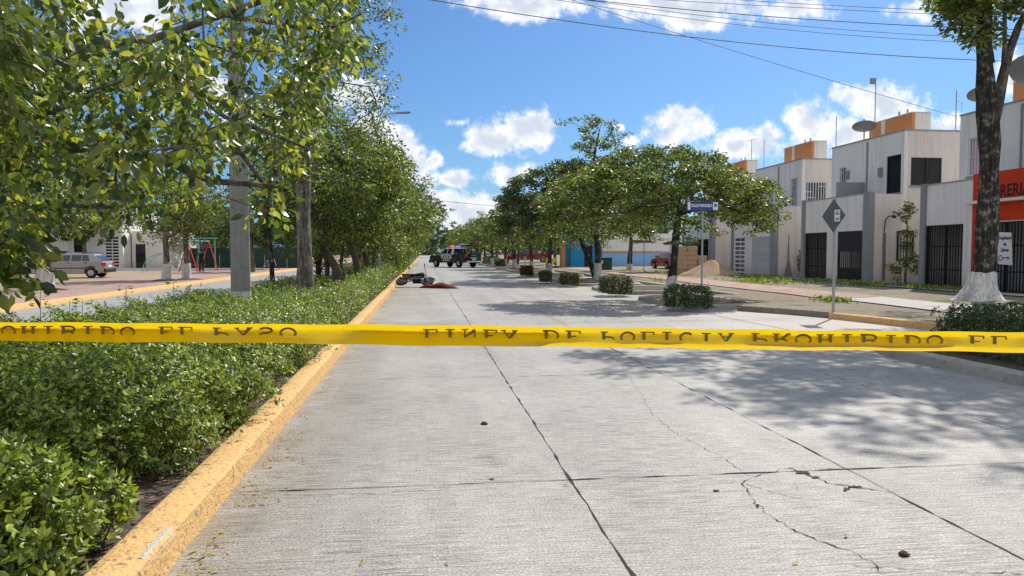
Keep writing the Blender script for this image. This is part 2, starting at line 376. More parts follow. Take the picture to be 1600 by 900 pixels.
M['leaf_bright'] = leafmat('light green shrub leaf', [(0.03, 0.065, 0.012), (0.11, 0.18, 0.022), (0.23, 0.32, 0.04), (0.36, 0.44, 0.09)], (1.8, 1.7, 0.6), 0.28, 0.42, 0.45)
M['leaf_box'] = leafmat('clipped hedge leaf', [(0.025, 0.045, 0.014), (0.06, 0.085, 0.022), (0.12, 0.13, 0.035)], (2.0, 2.0, 0.9), 0.3, 0.5, 0.4)
M['leaf_fallen'] = leafmat('fallen leaf', [(0.55, 0.38, 0.06), (0.42, 0.30, 0.05), (0.2, 0.11, 0.04)], (1.2, 1.2, 1.0), 0.1, 0.7, 0.2)
M['twig'] = mat('hedge twigs', (0.075, 0.06, 0.04), 0.95, 0.3, 20)
M['black_plastic'] = mat('black plastic', (0.015, 0.015, 0.016), 0.5, 0.2)
M['navy'] = mat('navy car paint', (0.005, 0.008, 0.022), 0.3, 0.1, coat=0.6)
M['car_white'] = mat('white car paint', (0.66, 0.68, 0.70), 0.3, 0.04, coat=0.6)
M['silver'] = mat('dusty silver car paint', (0.33, 0.31, 0.29), 0.4, 0.08, metal=0.35, coat=0.4)
M['maroon'] = mat('maroon car paint', (0.28, 0.02, 0.025), 0.3, 0.1, coat=0.6)
M['car_glass'] = mat('car glass', (0.02, 0.025, 0.03), 0.06, 0.1, spec=0.9)
M['red_lamp'] = mat('red lamp lens', (0.6, 0.02, 0.015), 0.25, 0.05)
M['white_lamp'] = mat('clear lamp lens', (0.75, 0.75, 0.72), 0.2, 0.05)
M['white_letter'] = mat('white lettering', (0.75, 0.75, 0.73), 0.6, 0.03)
M['blue_sign'] = mat('blue sign face', (0.02, 0.05, 0.28), 0.5, 0.05)
M['yellow_sign'] = mat('yellow sign face', (0.7, 0.55, 0.06), 0.5, 0.05)
M['sign_back'] = mat('weathered sign back', (0.10, 0.115, 0.12), 0.6, 0.2, 8)
M['red_paint'] = mat('red play paint', (0.6, 0.05, 0.035), 0.5, 0.08)
M['teal_paint'] = mat('teal play paint', (0.14, 0.42, 0.38), 0.5, 0.08)
M['cabinet_green'] = mat('green cabinet paint', (0.025, 0.09, 0.06), 0.5, 0.1)
M['sand'] = mat('heaped sand', (0.42, 0.29, 0.19), 0.95, 0.2, 8, bump=0.6)
M['sandstone'] = mat('sandstone block', (0.45, 0.34, 0.22), 0.9, 0.2, 5, bump=0.4)
M['block_grey'] = mat('concrete block', (0.3, 0.29, 0.27), 0.9, 0.2, 6, bump=0.4)
M['tarp'] = mat('weathered green tarp', (0.03, 0.20, 0.12), 0.8, 0.2, 2)
M['tarp_brown'] = mat('brown awning cloth', (0.22, 0.17, 0.12), 0.85, 0.2, 2)
M['cable'] = mat('black cable', (0.02, 0.02, 0.022), 0.7, 0.1)
M['blanket'] = mat('dark red blanket', (0.13, 0.007, 0.012), 0.95, 0.2, 9, bump=0.4)
M['moto_paint'] = mat('dark green motorcycle paint', (0.01, 0.075, 0.035), 0.3, 0.1, coat=0.5)
M['skin'] = mat('skin', (0.28, 0.15, 0.10), 0.6, 0.05)
M['hair'] = mat('black hair', (0.012, 0.01, 0.009), 0.7, 0.1)
M['cloth_black'] = mat('black clothing', (0.015, 0.016, 0.02), 0.9, 0.2, 10)
M['cloth_pink'] = mat('pink clothing', (0.6, 0.10, 0.2), 0.9, 0.1, 10)
M['cloth_red'] = mat('red clothing', (0.45, 0.04, 0.04), 0.9, 0.1, 10)
M['cloth_blue'] = mat('blue clothing', (0.04, 0.07, 0.22), 0.9, 0.1, 10)
M['cloth_white'] = mat('white clothing', (0.6, 0.6, 0.6), 0.9, 0.1, 10)

# ------------------------------------------------------------------ the setting
def road_material():
    m, n, l, b = newmat('grooved road concrete')
    g = mk(n, 'ShaderNodeNewGeometry')
    def noise(scale, det, vec, rough=0.6):
        mp = mk(n, 'ShaderNodeMapping'); mp.inputs['Scale'].default_value = vec; l.new(g.outputs['Position'], mp.inputs[0])
        t = mk(n, 'ShaderNodeTexNoise'); t.inputs['Scale'].default_value = scale; t.inputs['Detail'].default_value = det; t.inputs['Roughness'].default_value = rough
        l.new(mp.outputs[0], t.inputs['Vector']); return t.outputs[0]
    def mrange(v_, a, b_, c, d):
        x = mk(n, 'ShaderNodeMapRange'); l.new(v_, x.inputs[0]); x.inputs[1].default_value = a; x.inputs[2].default_value = b_; x.inputs[3].default_value = c; x.inputs[4].default_value = d
        return x.outputs[0]
    def mul(a, b_):
        x = mk(n, 'ShaderNodeMath', operation='MULTIPLY')
        for i, q in enumerate((a, b_)):
            if isinstance(q, float): x.inputs[i].default_value = q
            else: l.new(q, x.inputs[i])
        return x.outputs[0]
    blot = mrange(noise(0.35, 8, (1, 1, 1), 0.65), 0.3, 0.72, 0.80, 1.12)
    groove = noise(1.0, 4, (3.2, 58, 1), 0.75)
    gv = mrange(groove, 0.36, 0.58, 0.30, 1.15)
    gmask = mrange(noise(0.8, 4, (1, 0.6, 1)), 0.35, 0.62, 0.35, 1.0)
    gm = mk(n, 'ShaderNodeMix', data_type='FLOAT'); l.new(gmask, gm.inputs[0]); gm.inputs[2].default_value = 1.0; l.new(gv, gm.inputs[3])
    fine = mul(mrange(noise(70, 6, (1, 1, 1)), 0.34, 0.66, 0.50, 1.42), mrange(noise(9, 8, (1, 1, 1), 0.75), 0.3, 0.7, 0.84, 1.14))
    val = mul(mul(blot, gm.outputs[0]), fine)
    # long streaks of dirt in the driving direction
    st = mrange(noise(1.0, 5, (1.1, 0.06, 1)), 0.4, 0.7, 1.05, 0.84); val = mul(val, st)
    s = mk(n, 'ShaderNodeSeparateXYZ'); l.new(g.outputs['Position'], s.inputs[0])
    # silt that gathers against the left kerb
    silt = mul(mrange(s.outputs['X'], -1.28, -0.55, 1.0, 0.0), mrange(noise(3, 6, (1, 1, 1)), 0.38, 0.6, 0.0, 1.0))
    hs = mk(n, 'ShaderNodeMix', data_type='RGBA'); hs.inputs['A'].default_value = (0.39, 0.362, 0.322, 1)
    hs.inputs['B'].default_value = (0.34, 0.28, 0.21, 1); l.new(silt, hs.inputs['Factor'])
    vm = mk(n, 'ShaderNodeVectorMath', operation='SCALE'); l.new(hs.outputs['Result'], vm.inputs[0]); l.new(val, vm.inputs['Scale'])
    # thin film of spilt oil about eight metres out
    w1 = mk(n, 'ShaderNodeMath', operation='SUBTRACT'); l.new(s.outputs['Y'], w1.inputs[0]); w1.inputs[1].default_value = 7.6
    w2 = mk(n, 'ShaderNodeMath', operation='ABSOLUTE'); l.new(w1.outputs[0], w2.inputs[0])
    om = mul(mrange(w2.outputs[0], 0.05, 0.55, 1.0, 0.0), mrange(noise(1.0, 5, (1.2, 4, 1)), 0.46, 0.66, 0.0, 0.2))
    tint = mk(n, 'ShaderNodeMix', data_type='RGBA'); tint.inputs['A'].default_value = (0.24, 0.28, 0.42, 1); tint.inputs['B'].default_value = (0.45, 0.36, 0.24, 1)
    l.new(mrange(noise(1, 3, (1, 6, 1)), 0.45, 0.55, 0, 1), tint.inputs['Factor'])
    oil = mk(n, 'ShaderNodeMix', data_type='RGBA'); l.new(om, oil.inputs['Factor']); l.new(vm.outputs[0], oil.inputs['A']); l.new(tint.outputs['Result'], oil.inputs['B'])
    l.new(oil.outputs['Result'], b.inputs['Base Color'])
    b.inputs['Roughness'].default_value = 0.62; b.inputs['Specular IOR Level'].default_value = 0.5
    h = mk(n, 'ShaderNodeMath', operation='ADD'); l.new(groove, h.inputs[0]); l.new(noise(160, 4, (1, 1, 1)), h.inputs[1])
    bp = mk(n, 'ShaderNodeBump'); bp.inputs['Strength'].default_value = 0.55; bp.inputs['Distance'].default_value = 0.006
    l.new(h.outputs[0], bp.inputs['Height']); l.new(bp.outputs[0], b.inputs['Normal'])
    return m
def verge_material(name, A, B, Gc, glo, ghi):
    m, n, l, b = newmat(name)
    g = mk(n, 'ShaderNodeNewGeometry')
    def noise(scale, det, rough=0.6):
        t = mk(n, 'ShaderNodeTexNoise'); t.inputs['Scale'].default_value = scale; t.inputs['Detail'].default_value = det; t.inputs['Roughness'].default_value = rough
        l.new(g.outputs['Position'], t.inputs['Vector']); return t.outputs[0]
    def mr(v_, a, b_):
        x = mk(n, 'ShaderNodeMapRange'); l.new(v_, x.inputs[0]); x.inputs[1].default_value = a; x.inputs[2].default_value = b_; return x.outputs[0]
    m1 = mk(n, 'ShaderNodeMix', data_type='RGBA'); m1.inputs['A'].default_value = c4(A); m1.inputs['B'].default_value = c4(B); l.new(mr(noise(9, 8, 0.75), 0.35, 0.65), m1.inputs['Factor'])
    m2 = mk(n, 'ShaderNodeMix', data_type='RGBA'); l.new(m1.outputs['Result'], m2.inputs['A']); m2.inputs['B'].default_value = c4(Gc); l.new(mr(noise(0.5, 9, 0.7), glo, ghi), m2.inputs['Factor'])
    l.new(m2.outputs['Result'], b.inputs['Base Color']); b.inputs['Roughness'].default_value = 0.95; b.inputs['Specular IOR Level'].default_value = 0.15
    bp = mk(n, 'ShaderNodeBump'); bp.inputs['Strength'].default_value = 1.0; bp.inputs['Distance'].default_value = 0.03
    l.new(noise(30, 6), bp.inputs['Height']); l.new(bp.outputs[0], b.inputs['Normal'])
    return m
M['road'] = road_material()
M['verge'] = verge_material('gravel verge with dry grass', (0.34, 0.29, 0.23), (0.20, 0.165, 0.12), (0.12, 0.14, 0.035), 0.52, 0.66)
M['lot'] = verge_material('dusty lot', (0.40, 0.30, 0.20), (0.30, 0.22, 0.15), (0.17, 0.15, 0.07), 0.6, 0.8)
M['land'] = verge_material('open land', (0.22, 0.19, 0.13), (0.14, 0.13, 0.08), (0.07, 0.10, 0.03), 0.45, 0.6)
M['side_road'] = mat('pale carriageway concrete', (0.30, 0.295, 0.285), 0.85, 0.14, 1.2, bump=0.3, dirt=(0.24, 0.23, 0.22), dscale=0.7)

def struct(o): o['kind'] = 'structure'; return o
def grid(name, xs, ys, zf, mat_, parent=None):
    V = np.array([(x, y, zf(x, y)) for y in ys for x in xs]); nx = len(xs)
    Fq = [(j * nx + i, j * nx + i + 1, (j + 1) * nx + i + 1, (j + 1) * nx + i) for j in range(len(ys) - 1) for i in range(nx - 1)]
    return mesh_np(name, V, Fq, mat_, parent, True)
struct(grid('ground', [-2500, -300, 0, 300, 2500], [-500, 0, 300, 600, 4500], lambda x, y: -0.06, M['land']))
road = struct(grid('road', [-1.32, 3, 7.35, 11.0], [-12, 0, 20, 60, 120, 250, 420], lambda x, y: 0.0, M['road']))
struct(grid('opposite_road', [-11.4, -5.6], [-12, 20, 60, 120, 420], lambda x, y: 0.0, M['side_road']))
def bump_noise(x, y, s=1.0):
    return 0.5 * math.sin(x * 1.7 * s + 2.1 * math.sin(y * 0.9 * s)) + 0.5 * math.sin(y * 1.3 * s + 1.7 * math.sin(x * 1.1 * s + 1))
struct(grid('median_soil', [-5.5, -4.5, -3.5, -2.5, -1.5], list(np.arange(-12, 60, 1.0)) + [90, 150, 420], lambda x, y: 0.10 + 0.02 * bump_noise(x, y), M['soil']))
def vz(x, y):
    return 0.14 + 0.16 * min(1, max(0, (x - 11.2) / 6.5)) + (0.012 * bump_noise(x, y) if 11.5 < x < 18.7 else 0)
struct(grid('verge', [10.95, 11.6, 12.6, 13.6, 14.6, 15.6, 16.6, 17.6, 18.8, 30, 60, 140], list(np.arange(-12, 70, 1.0)) + [100, 200, 420], vz, M['verge']))
struct(grid('dirt_lot', [-140, -60, -30, -11.5], [-12, 20, 40, 60, 120, 420], lambda x, y: 0.125, M['lot']))
struct(grid('red_footpath', [-17.5, -11.72], [-12, 20, 60, 120, 260], lambda x, y: 0.131, M['red_path']))
# walkways of the right verge
def walkway(name, pts, w, mt, dz=0.008):
    V = []; 
    P_ = []
    for i in range(len(pts) - 1):
        a, b = Vector(pts[i]), Vector(pts[i + 1]); k = max(2, int((b - a).length / 1.0))
        P_ += [a.lerp(b, t / k) for t in range(k)]
    P_.append(Vector(pts[-1]))
    for i, p in enumerate(P_):
        t = (P_[min(i + 1, len(P_) - 1)] - P_[max(0, i - 1)]).normalized(); nrm = Vector((t.y, -t.x))
        for s in (-1, 0, 1):
            q = p + nrm * s * w / 2; V.append((q.x, q.y, vz(q.x, q.y) + dz + 0.02))
    Fq = [(i * 3 + j, i * 3 + j + 1, i * 3 + j + 4, i * 3 + j + 3) for i in range(len(P_) - 1) for j in range(2)]
    return struct(mesh_np(name, V, Fq, mt, None, True))
walkway('red_walkway', [(13.3, 80), (13.3, 21.5)], 1.9, M['red_path'])
walkway('pale_walkway', [(13.3, 21.4), (13.3, -8)], 1.7, M['pale_path'], 0.008)
walkway('house_walkway', [(17.9, 45), (17.9, -5)], 0.9, M['pale_path'], 0.012)

# road joints and cracks (thin dark fillings lying in the slab surface)
rng0 = random.Random(4)
def ribbon(pts, w, jit=0.0, seg=0.25, rnd=rng0):
    P_ = []
    for i in range(len(pts) - 1):
        a, b = Vector(pts[i]), Vector(pts[i + 1]); k = max(1, int((b - a).length / seg))
        P_ += [a.lerp(b, t / k) for t in range(k)]
    P_.append(Vector(pts[-1])); vs = []; o0 = 0
    for i, p in enumerate(P_):
        t = (P_[min(i + 1, len(P_) - 1)] - P_[max(0, i - 1)]).normalized(); nrm = Vector((t.y, -t.x))
        o = o0 * .55 + rnd.uniform(-jit, jit); o0 = o; ww = w * rnd.choice((.2, .35, .5, .8, 1.5))
        for s in (-1, 1):
            q = Vector((p.x, p.y)) + nrm * (o + s * ww / 2); vs.append((q.x, q.y, 0.004))
    return vs, [(2 * i, 2 * i + 1, 2 * i + 3, 2 * i + 2) for i in range(len(P_) - 1)]
jb = MB()
for X, w in ((1.03, 0.017), (3.13, 0.013), (5.3, 0.009)):
    jb.add(*ribbon([(X, 1.0), (X, 30)], w, 0.006, 0.12)); jb.add(*ribbon([(X, 30), (X, 140)], w * 1.6, 0.005, 2))
for y in (5.1, 9.5, 13.9, 18.4, 22.8, 27.3, 31.7, 36.2, 40.6, 45, 49.5, 54, 60, 67, 75):
    jb.add(*ribbon([(-1.25, y), (7.2, y + 0.02)], (0.015 if y == 5.1 else 0.009) + y * 0.0002, 0.006, 0.12))
jo = jb.build('slab_joints', M['crack'], road)
cb = MB()
def crackpx(pts, w, jit=0.022):
    cb.add(*ribbon([G(*p).xy for p in pts], w * .45, jit, 0.035))
crackpx([(1016, 640), (1050, 675), (1080, 690), (1125, 712), (1150, 728), (1172, 745)], 0.012)
crackpx([(1172, 745), (1165, 757), (1175, 775), (1182, 790), (1210, 808), (1240, 832), (1290, 848), (1330, 862), (1360, 878), (1385, 898)], 0.015)
crackpx([(1172, 745), (1200, 738), (1235, 731), (1320, 733)], 0.012)
crackpx([(1235, 731), (1265, 742), (1300, 757), (1345, 763), (1400, 772)], 0.02)
crackpx([(1165, 757), (1240, 778), (1330, 785), (1430, 788)], 0.008)
crackpx([(1240, 757), (1262, 778), (1240, 779)], 0.007)
crackpx([(755, 741), (770, 750), (800, 752), (1160, 753)], 0.008)
crackpx([(440, 775), (560, 772), (700, 766)], 0.009)
crackpx([(960, 560), (985, 590), (1016, 640)], 0.006)
crackpx([(930, 560), (1000, 577), (1100, 600)], 0.005)
crackpx([(845, 575), (900, 581), (960, 579), (1040, 590)], 0.006)
crackpx([(1330, 884), (1400, 892), (1480, 893), (1600, 897)], 0.012)
crackpx([(960, 610), (975, 620), (968, 628)], 0.006)
cb.build('cracks', M['crack'], road)
pb = MB()
for (px, py, w, h) in ((1258, 738, 17, 3.2), (1275, 745, 9, 3), (1335, 760, 15, 3), (1322, 764, 7, 4), (1120, 766, 9, 1.6), (768, 748, 7, 2), (1183, 790, 4, 4)):
    pts = []
    for i in range(12):
        a = i / 12 * 2 * math.pi; r = rng0.uniform(0.2, 1.0); pts.append(G(px + w * r * math.cos(a), py + h * r * math.sin(a), 0.0055))
    pb.add([tuple(p) for p in pts], [tuple(range(12))])
pb.build('potholes', mat('broken slab fill', (0.05, 0.045, 0.04), 0.95, 0.45, 40, bump=1.0), road)
# ramp concrete with diagonal grooves (the bay by the crossing)
def groove_mat():
    m, n, l, b = newmat('scored ramp concrete')
    g = mk(n, 'ShaderNodeNewGeometry')
    w = mk(n, 'ShaderNodeTexWave'); w.inputs['Scale'].default_value = 2.6; w.inputs['Distortion'].default_value = 0.6; w.bands_direction = 'DIAGONAL'
    l.new(g.outputs['Position'], w.inputs['Vector'])
    t = mk(n, 'ShaderNodeTexNoise'); t.inputs['Scale'].default_value = 1.0; t.inputs['Detail'].default_value = 7; l.new(g.outputs['Position'], t.inputs['Vector'])
    a = mk(n, 'ShaderNodeMix', data_type='RGBA'); a.inputs['A'].default_value = (0.33, 0.29, 0.26, 1); a.inputs['B'].default_value = (0.48, 0.43, 0.39, 1)
    ad = mk(n, 'ShaderNodeMath', operation='MULTIPLY_ADD'); l.new(w.outputs['Fac'], ad.inputs[0]); ad.inputs[1].default_value = 0.45; l.new(t.outputs[0], ad.inputs[2])
    l.new(ad.outputs[0], a.inputs['Factor']); l.new(a.outputs['Result'], b.inputs['Base Color']); b.inputs['Roughness'].default_value = 0.9
    return m
M['ramp'] = groove_mat()
struct(mesh_np('ramp', [(7.6, 11.8, .006), (11.2, 11.8, .006), (10.4, 14.3, .007), (9.8, 16.8, .007), (8.4, 19.3, .008), (7.4, 19.5, .006)],
               [(0, 1, 2), (0, 2, 3), (0, 3, 4), (0, 4, 5)], M['ramp']))

# kerbs
def kerb_run(name, pts, w, h, mt, z0=-0.02, bev=0.035, wob=0.004, seg=0.5, seed=1, label=None):
    rnd = random.Random(seed); P_ = []
    for i in range(len(pts) - 1):
        a, b = Vector(pts[i]), Vector(pts[i + 1]); L_ = (b - a).length; k = max(1, int(L_ / seg)) if L_ < 60 else max(1, int(L_ / 8))
        P_ += [a.lerp(b, t / k) for t in range(k)]
    P_.append(Vector(pts[-1])); vs = []; prof = [(-w / 2, z0), (-w / 2, h - bev * .5), (-w / 2 + bev, h), (w / 2 - bev, h), (w / 2 + bev * .35, h - bev), (w / 2 + bev * 1.3, z0)]
    for i, p in enumerate(P_):
        t = (P_[min(i + 1, len(P_) - 1)] - P_[max(0, i - 1)]).normalized(); nrm = Vector((t.y, -t.x))
        oz = rnd.uniform(-wob, wob)
        for a, z in prof:
            q = p + nrm * (a + rnd.uniform(-wob, wob)); vs.append((q.x, q.y, z + (oz + rnd.uniform(-wob, wob) if z > 0 else 0)))
    k = len(prof); fs = [(i * k + j, i * k + j + 1, (i + 1) * k + j + 1, (i + 1) * k + j) for i in range(len(P_) - 1) for j in range(k - 1)]
    fs += [tuple(range(k)), tuple(range((len(P_) - 1) * k, len(P_) * k))]
    mb = MB(); mb.add(vs, fs); o = mb.build(name, mt); autosmooth(o, 40); return struct(o)
k1 = kerb_run('kerb', [(-1.43, -10), (-1.43, 60), (-1.43, 420)], 0.22, 0.165, M['kerb_paint'], seed=3, wob=0.007, seg=0.22, bev=.02)
# chipped stretch of bare concrete on the road-side edge
cb2 = MB(); rr = random.Random(8)
for yy in (3.62, 3.5):
    pass
seg = []
for i in range(17):
    y = 3.62 + i * 0.026; seg.append((y, max(.001, 0.002 + 0.016 * math.sin(math.pi * i / 16) * rr.uniform(.2, 1.3))))
vs = []
for y, w in seg: vs += [(-1.345 - w, y, 0.1735), (-1.335, y, 0.1735), (-1.306, y, 0.142 - w * .6)]
cb2.add(vs, [(i * 3 + j, i * 3 + j + 1, i * 3 + j + 4, i * 3 + j + 3) for i in range(16) for j in range(2)])
cb2.build('chipped_edge', M['kerb_bare'], k1)
kerb_run('kerb', [(-5.58, -10), (-5.58, 60), (-5.58, 420)], 0.16, 0.14, M['kerb_paint'], seed=5, wob=0.003)
kerb_run('kerb', [(-11.5, -10), (-11.5, 60), (-11.5, 420)], 0.40, 0.15, M['kerb_paint'], seed=6, wob=0.003)
kerb_run('kerb', [(11.1, 12.3), (10.45, 14.4), (9.85, 16.9)], 0.16, 0.16, M['kerb_paint'], seed=7, wob=0.003)
gp = [(11.0, 12.9), (10.5, 14.45), (9.95, 16.9), (9.4, 18.2), (8.6, 19.5), (9.75, 20.6), (9.8, 24.7), (11.3, 24.7)]
struct(MB().prism(gp, -.02, .147).build('verge', M['verge']))
kerb_run('kerb', [(11.0, 24.5), (11.0, 420)], 0.2, 0.16, M['kerb_grey'], seed=8, wob=0.003)
def planter(y0, y1, x0, x1, seed, mt='kerb_grey', r=0.9):
    pts = []
    for cx, cy, a0 in ((x0 + r, y0 + r, 180), (x1 - r, y0 + r, 270), (x1 - r, y1 - r, 0), (x0 + r, y1 - r, 90)):
        for k in range(6):
            a = R(a0 + k * 18); pts.append((cx + r * math.cos(a), cy + r * math.sin(a)))
    k = kerb_run('kerb', pts + [pts[0]], 0.18, 0.15, M[mt], seed=seed, seg=0.4, wob=0.005)
    o = MB().add([(x * 1.0, y, 0.115 + 0.015 * bump_noise(x, y, 3)) for x, y in pts], [tuple(range(len(pts)))]).build('planter_soil', M['soil']); struct(o)
planter(-8, 11.6, 7.3, 10.6, 11)
planter(20.2, 25.0, 7.3, 9.7, 12)
planter(27.4, 32.0, 7.3, 10.4, 13)
planter(34.2, 41.5, 7.2, 10.4, 14)
planter(47, 53, 7.2, 10.4, 15)
planter(58, 74, 7.2, 10.4, 16)
planter(80, 98, 7.2, 10.4, 17)
planter(104, 130, 7.2, 10.4, 18)

# ------------------------------------------------------------------ foliage
def leafcloud(C, A, S, rs, asp=0.45, fold=0.18, detail=False, nz=None):
    """C centres, A unit axes, S lengths. Returns V,F. Each leaf is one island"""
    n = len(C)
    r = rs.normal(size=(n, 3)) if nz is None else nz + rs.normal(size=(n, 3)) * 0.45
    B = np.cross(A, r); B /= np.linalg.norm(B, axis=1)[:, None] + 1e-9
    Nn = np.cross(A, B)
    S = S[:, None]; W = S * asp * rs.uniform(0.8, 1.2, (n, 1)); fo = W * fold * rs.uniform(-0.2, 2.0, (n, 1))
    if detail:
        dr = S * rs.uniform(-0.1, 0.35, (n, 1))
        base = C - A * S * .5
        P_ = [base, base + A * S * .25 + B * W * .42 + Nn * fo * .8, base + A * S * .62 + B * W * .45 + Nn * (fo * .9 - dr * .3), base + A * S - Nn * dr,
              base + A * S * .62 - B * W * .45 + Nn * (fo * .9 - dr * .3), base + A * S * .25 - B * W * .42 + Nn * fo * .8, base + A * S * .45 - Nn * dr * .1]
        V = np.stack(P_, 1).reshape(-1, 3); o = (np.arange(n) * 7)[:, None, None]
        Ft = np.array([(0, 1, 6), (1, 2, 6), (2, 3, 6), (3, 4, 6), (4, 5, 6), (5, 0, 6)])[None] + o
        return V, Ft.reshape(-1, 3)
    P_ = [C - A * S * .5, C + B * W * .5 + Nn * fo, C + A * S * .5, C - B * W * .5 + Nn * fo]
    V = np.stack(P_, 1).reshape(-1, 3); o = (np.arange(n) * 4)[:, None, None]
    return V, (np.array([(0, 1, 2), (0, 2, 3)])[None] + o).reshape(-1, 3)
def clusters_to_leaves(cent, per, rad, flat, size, rs, droop=0.5, asp=0.45, detail=False):
    n = len(cent) * per
    d = rs.normal(size=(n, 3)); d /= np.linalg.norm(d, axis=1)[:, None]
    rr_ = rs.uniform(0, 1, (n, 1)) ** 0.45
    C = np.repeat(cent, per, 0) + d * rr_ * rad * np.array([1, 1, flat])
    A = d * np.array([1, 1, 0.35]) + rs.normal(size=(n, 3)) * 0.35; A[:, 2] -= droop
    A /= np.linalg.norm(A, axis=1)[:, None]
    nzv = np.tile(np.array([[0, 0, 1.0]]), (n, 1))
    B0 = np.cross(A, nzv)
    return leafcloud(C, A, size * rs.uniform(0.65, 1.25, n), rs, asp=asp, detail=detail, nz=B0 if False else None)
def skeleton(trunk, tr, att, rs, fork=0.6, step=0.45, rmin=0.010, expo=0.46, lift=0.12, k=5, ktrunk=10):
    """trunk polyline with radii tr; limbs grown to every attractor. Returns trunk MB arrays"""
    tp = [np.array(p, float) for p in trunk]
    nodes = []; par = []
    for i in range(len(tp) - 1):
        m_ = max(1, int(np.linalg.norm(tp[i + 1] - tp[i]) / step))
        for j in range(m_): nodes.append(tp[i] + (tp[i + 1] - tp[i]) * j / m_); par.append(len(nodes) - 2)
    nodes.append(tp[-1]); par.append(len(nodes) - 2)
    nt_ = len(nodes); f0 = int(nt_ * fork)
    att = att[np.argsort(np.linalg.norm(att - tp[-1], axis=1))]
    for a in att:
        arr = np.array(nodes[f0:]); dv = a - arr; d = np.linalg.norm(dv, axis=1)
        cost = d * (1 + 0.5 * (dv[:, 2] < -0.2)) + np.linalg.norm(arr - tp[-1], axis=1) * 0.12
        i = int(np.argmin(cost)) + f0; s = nodes[i]; L_ = np.linalg.norm(a - s); m_ = max(1, int(L_ / step)); p = i
        for j in range(1, m_ + 1):
            t = j / m_; q = s + (a - s) * t; q = q + np.array([0, 0, lift * L_ * math.sin(math.pi * t)])
            if j < m_: q = q + rs.normal(size=3) * 0.05 * step * 2
            nodes.append(q); par.append(p); p = len(nodes) - 1
    n = len(nodes); cnt = np.zeros(n); kids = np.zeros(n)
    for i in range(n - 1, -1, -1):
        if cnt[i] == 0: cnt[i] = 1
        if par[i] >= 0: cnt[par[i]] += cnt[i] - (0 if kids[par[i]] else 0); kids[par[i]] = 1
    rad = rmin * cnt ** expo
    cap = tr[-1]
    nd = np.array(nodes); idx = np.arange(nt_, n); pr = np.array(par)[idx]
    r1 = np.minimum(rad[idx], cap * .8); r0 = np.where(pr < nt_, np.minimum(rad[idx] * 1.25, cap * 0.95), np.minimum(rad[pr], cap * .8))
    r0 = np.minimum(r0, r1 * 1.6)
    a = nd[pr]; b = nd[idx]; t = b - a; t /= np.linalg.norm(t, axis=1)[:, None] + 1e-9
    ref = np.where(np.abs(t[:, 2:3]) > 0.9, np.array([[1.0, 0, 0]]), np.array([[0, 0, 1.0]]))
    u_ = np.cross(t, ref); u_ /= np.linalg.norm(u_, axis=1)[:, None]; w_ = np.cross(t, u_)
    V = []
    for q, r_ in ((a - t * 0.01, r0), (b + t * 0.015, r1)):
        for j in range(k):
            an = 2 * math.pi * j / k; V.append(q + (u_ * math.cos(an) + w_ * math.sin(an)) * r_[:, None])
    V = np.stack(V, 1); m_ = len(idx)
    base = (np.arange(m_) * 2 * k)[:, None, None]
    Fq = (np.array([(j, (j + 1) % k, k + (j + 1) % k, k + j) for j in range(k)])[None] + base).reshape(-1, 4)
    V = V.reshape(-1, 3)
    # trunk
    sm = []; sr = []
    tt = np.array(tp); trr = np.array(tr)
    for i in range(len(tt) - 1):
        for j in range(4):
            f_ = j / 4; sm.append(tt[i] + (tt[i + 1] - tt[i]) * f_); sr.append(trr[i] + (trr[i + 1] - trr[i]) * f_)
    sm.append(tt[-1]); sr.append(trr[-1])
    VT = []
    for i, (p, r_) in enumerate(zip(sm, sr)):
        for j in range(ktrunk):
            an = 2 * math.pi * j / ktrunk; rr2 = r_ * (1 + 0.09 * math.sin(an * 2 + i * .7) + rs.uniform(-.05, .05))
            VT.append(p + np.array([math.cos(an) * rr2, math.sin(an) * rr2, 0]))
    o = len(V); FT = [(o + i * ktrunk + j, o + i * ktrunk + (j + 1) % ktrunk, o + (i + 1) * ktrunk + (j + 1) % ktrunk, o + (i + 1) * ktrunk + j) for i in range(len(sm) - 1) for j in range(ktrunk)]
    return np.vstack([V, np.array(VT)]), np.vstack([Fq, np.array(FT)]), (sm, sr)
def wash(root, sm, sr, h, rs, k=14):
    """whitewashed lower trunk, a skin a few mm outside the bark"""
    vs = []; n = 0; pts = [(p, r_) for p, r_ in zip(sm, sr)]
    out = []
    zs = np.linspace(0, h, 7)
    P_ = np.array([p for p, _ in pts]); Rr = np.array([r_ for _, r_ in pts])
    for z in zs:
        x = np.interp(z + P_[0, 2], P_[:, 2], P_[:, 0]); y = np.interp(z + P_[0, 2], P_[:, 2], P_[:, 1]); r_ = np.interp(z + P_[0, 2], P_[:, 2], Rr)
        for j in range(k):
            an = 2 * math.pi * j / k; q = r_ * 1.17 + 0.004
            out.append((x + q * math.cos(an), y + q * math.sin(an), P_[0, 2] + z + (rs.uniform(-.05, .04) if z == zs[-1] else 0)))
    Fq = [(i * k + j, i * k + (j + 1) % k, (i + 1) * k + (j + 1) % k, (i + 1) * k + j) for i in range(6) for j in range(k)]
    return mesh_np('whitewash', out, Fq, M['whitewash'], root, True)
